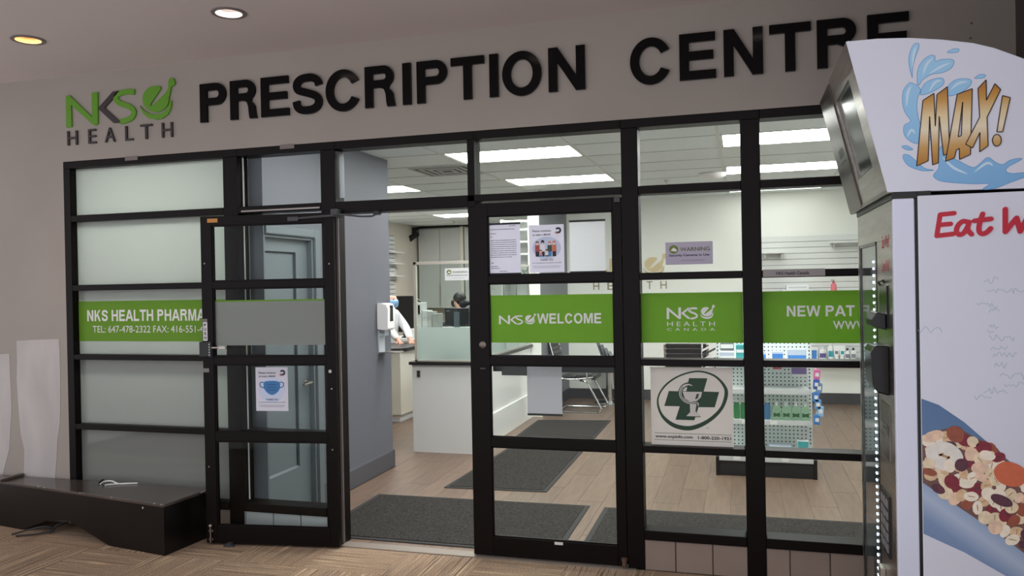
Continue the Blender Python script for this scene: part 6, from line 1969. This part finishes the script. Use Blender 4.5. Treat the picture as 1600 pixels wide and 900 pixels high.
def nut(kind, cx, cz, rx, rz, rot, d):
    pts = []
    n = 16
    w1, w2 = random.uniform(0.04, 0.10), random.uniform(0, 6)
    for i in range(n):
        a = 2 * PI * i / n
        r = 1 + w1 * math.sin(2 * a + w2) + random.uniform(-0.03, 0.03)
        x, z_ = rx * r * math.cos(a), rz * r * math.sin(a)
        pts.append((max(0.6195, cx + x * math.cos(rot) - z_ * math.sin(rot)), cz + x * math.sin(rot) + z_ * math.cos(rot)))
    mb = nl['mark'] if kind == 'mark' else MB()
    mb.prism([(max(0.6187, a), b) for a, b in smooth_closed(pts, 2)], VY0 - d, VY0 - d + 0.0003)
    if kind != 'mark':
        mb.build('printed_nut', NC[kind], vm)


NUTP = [(0.619, 1.052), (0.672, 1.077), (0.73, 1.091), (0.787, 1.058), (0.859, 1.02), (0.897, 0.965), (0.942, 0.938), (1.019, 0.87), (1.31, 0.61), (1.31, 0.37), (1.016, 0.594), (0.938, 0.653), (0.843, 0.728), (0.749, 0.793), (0.619, 0.886)]
nl['shadow'].prism(NUTP, VY0 - 0.0012, VY0 + 0.001)



def inside(x, z_):
    c = False
    for i in range(len(NUTP)):
        (x0, z0), (x1, z1) = NUTP[i - 1], NUTP[i]
        if (z0 > z_) != (z1 > z_) and x < (x1 - x0) * (z_ - z0) / (z1 - z0) + x0:
            c = not c
    return c


random.seed(11)
d = 0.0014
pts_ = []
for k in range(2600):
    x, z_ = random.uniform(0.635, 1.29), random.uniform(0.42, 1.06)
    if inside(x, z_ - 0.014) and inside(x, z_ + 0.014) and inside(x - 0.01, z_) and all((x - a) ** 2 + (z_ - b) ** 2 > 0.0235 ** 2 for a, b in pts_):
        pts_.append((x, z_))
random.shuffle(pts_)
for x, z_ in pts_:
    kind = random.choice(['peanut', 'cream', 'cashew', 'hazel', 'cranberry', 'raisin', 'peanut', 'almond', 'hazel', 'cream', 'cream', 'peanut', 'cashew'])
    rx = random.uniform(0.019, 0.027)
    nut(kind, x, z_, rx, rx * random.uniform(0.65, 0.95), random.uniform(0, PI), d)
    if kind in ('peanut', 'cream', 'hazel') and random.random() < 0.5:
        nut('mark', x, z_, rx * 0.55, rx * 0.08, random.uniform(0, PI), d + 0.0003)
    if kind in ('cranberry', 'raisin'):
        nut('raisin' if kind == 'cranberry' else 'cranberry', x + 0.004, z_ + 0.003, rx * 0.35, rx * 0.15, random.uniform(0, PI), d + 0.0003)
    d += 0.00001
# hero pieces traced from the print
nut('cashew', 0.655, 1.055, 0.035, 0.020, 0.4, 0.0030)
nut('almond', 0.727, 1.065, 0.028, 0.030, -1.2, 0.0031)
nut('cranberry', 0.755, 1.045, 0.020, 0.026, 0.5, 0.0030)
nut('peanut', 0.782, 1.04, 0.020, 0.018, 0.2, 0.0031)
nut('cranberry', 0.817, 1.02, 0.026, 0.022, -0.4, 0.0031)
nut('cream', 0.828, 0.993, 0.028, 0.016, -0.3, 0.0032)
nut('banana', 0.690, 0.985, 0.068, 0.046, -0.42, 0.0033)
nut('mark', 0.690, 0.985, 0.022, 0.004, -0.3, 0.0036)
nut('mark', 0.680, 0.99, 0.010, 0.004, 0.6, 0.0036)
nut('mark', 0.702, 0.978, 0.010, 0.004, 0.9, 0.0036)
nut('cream', 0.706, 0.950, 0.016, 0.026, 0.1, 0.0037)
nut('raisin', 0.744, 0.955, 0.022, 0.022, 0.1, 0.0037)
nut('peanut', 0.640, 0.955, 0.020, 0.020, 0.1, 0.0036)
nut('almond', 0.640, 0.925, 0.024, 0.014, -0.2, 0.0036)
nut('cranberry', 0.713, 0.893, 0.026, 0.024, -0.2, 0.0037)
nut('orange', 0.898, 0.930, 0.048, 0.047, 0.2, 0.0040)
nut('raisin', 0.870, 0.835, 0.034, 0.020, -0.5, 0.0040)
for k, mb in nl.items():
    if mb.v:
        o_ = mb.build('nut_ground' if k == 'shadow' else 'nut_crease', NC[k], vm)
        if k == 'mark':
            o_['kind'] = 'stuff'
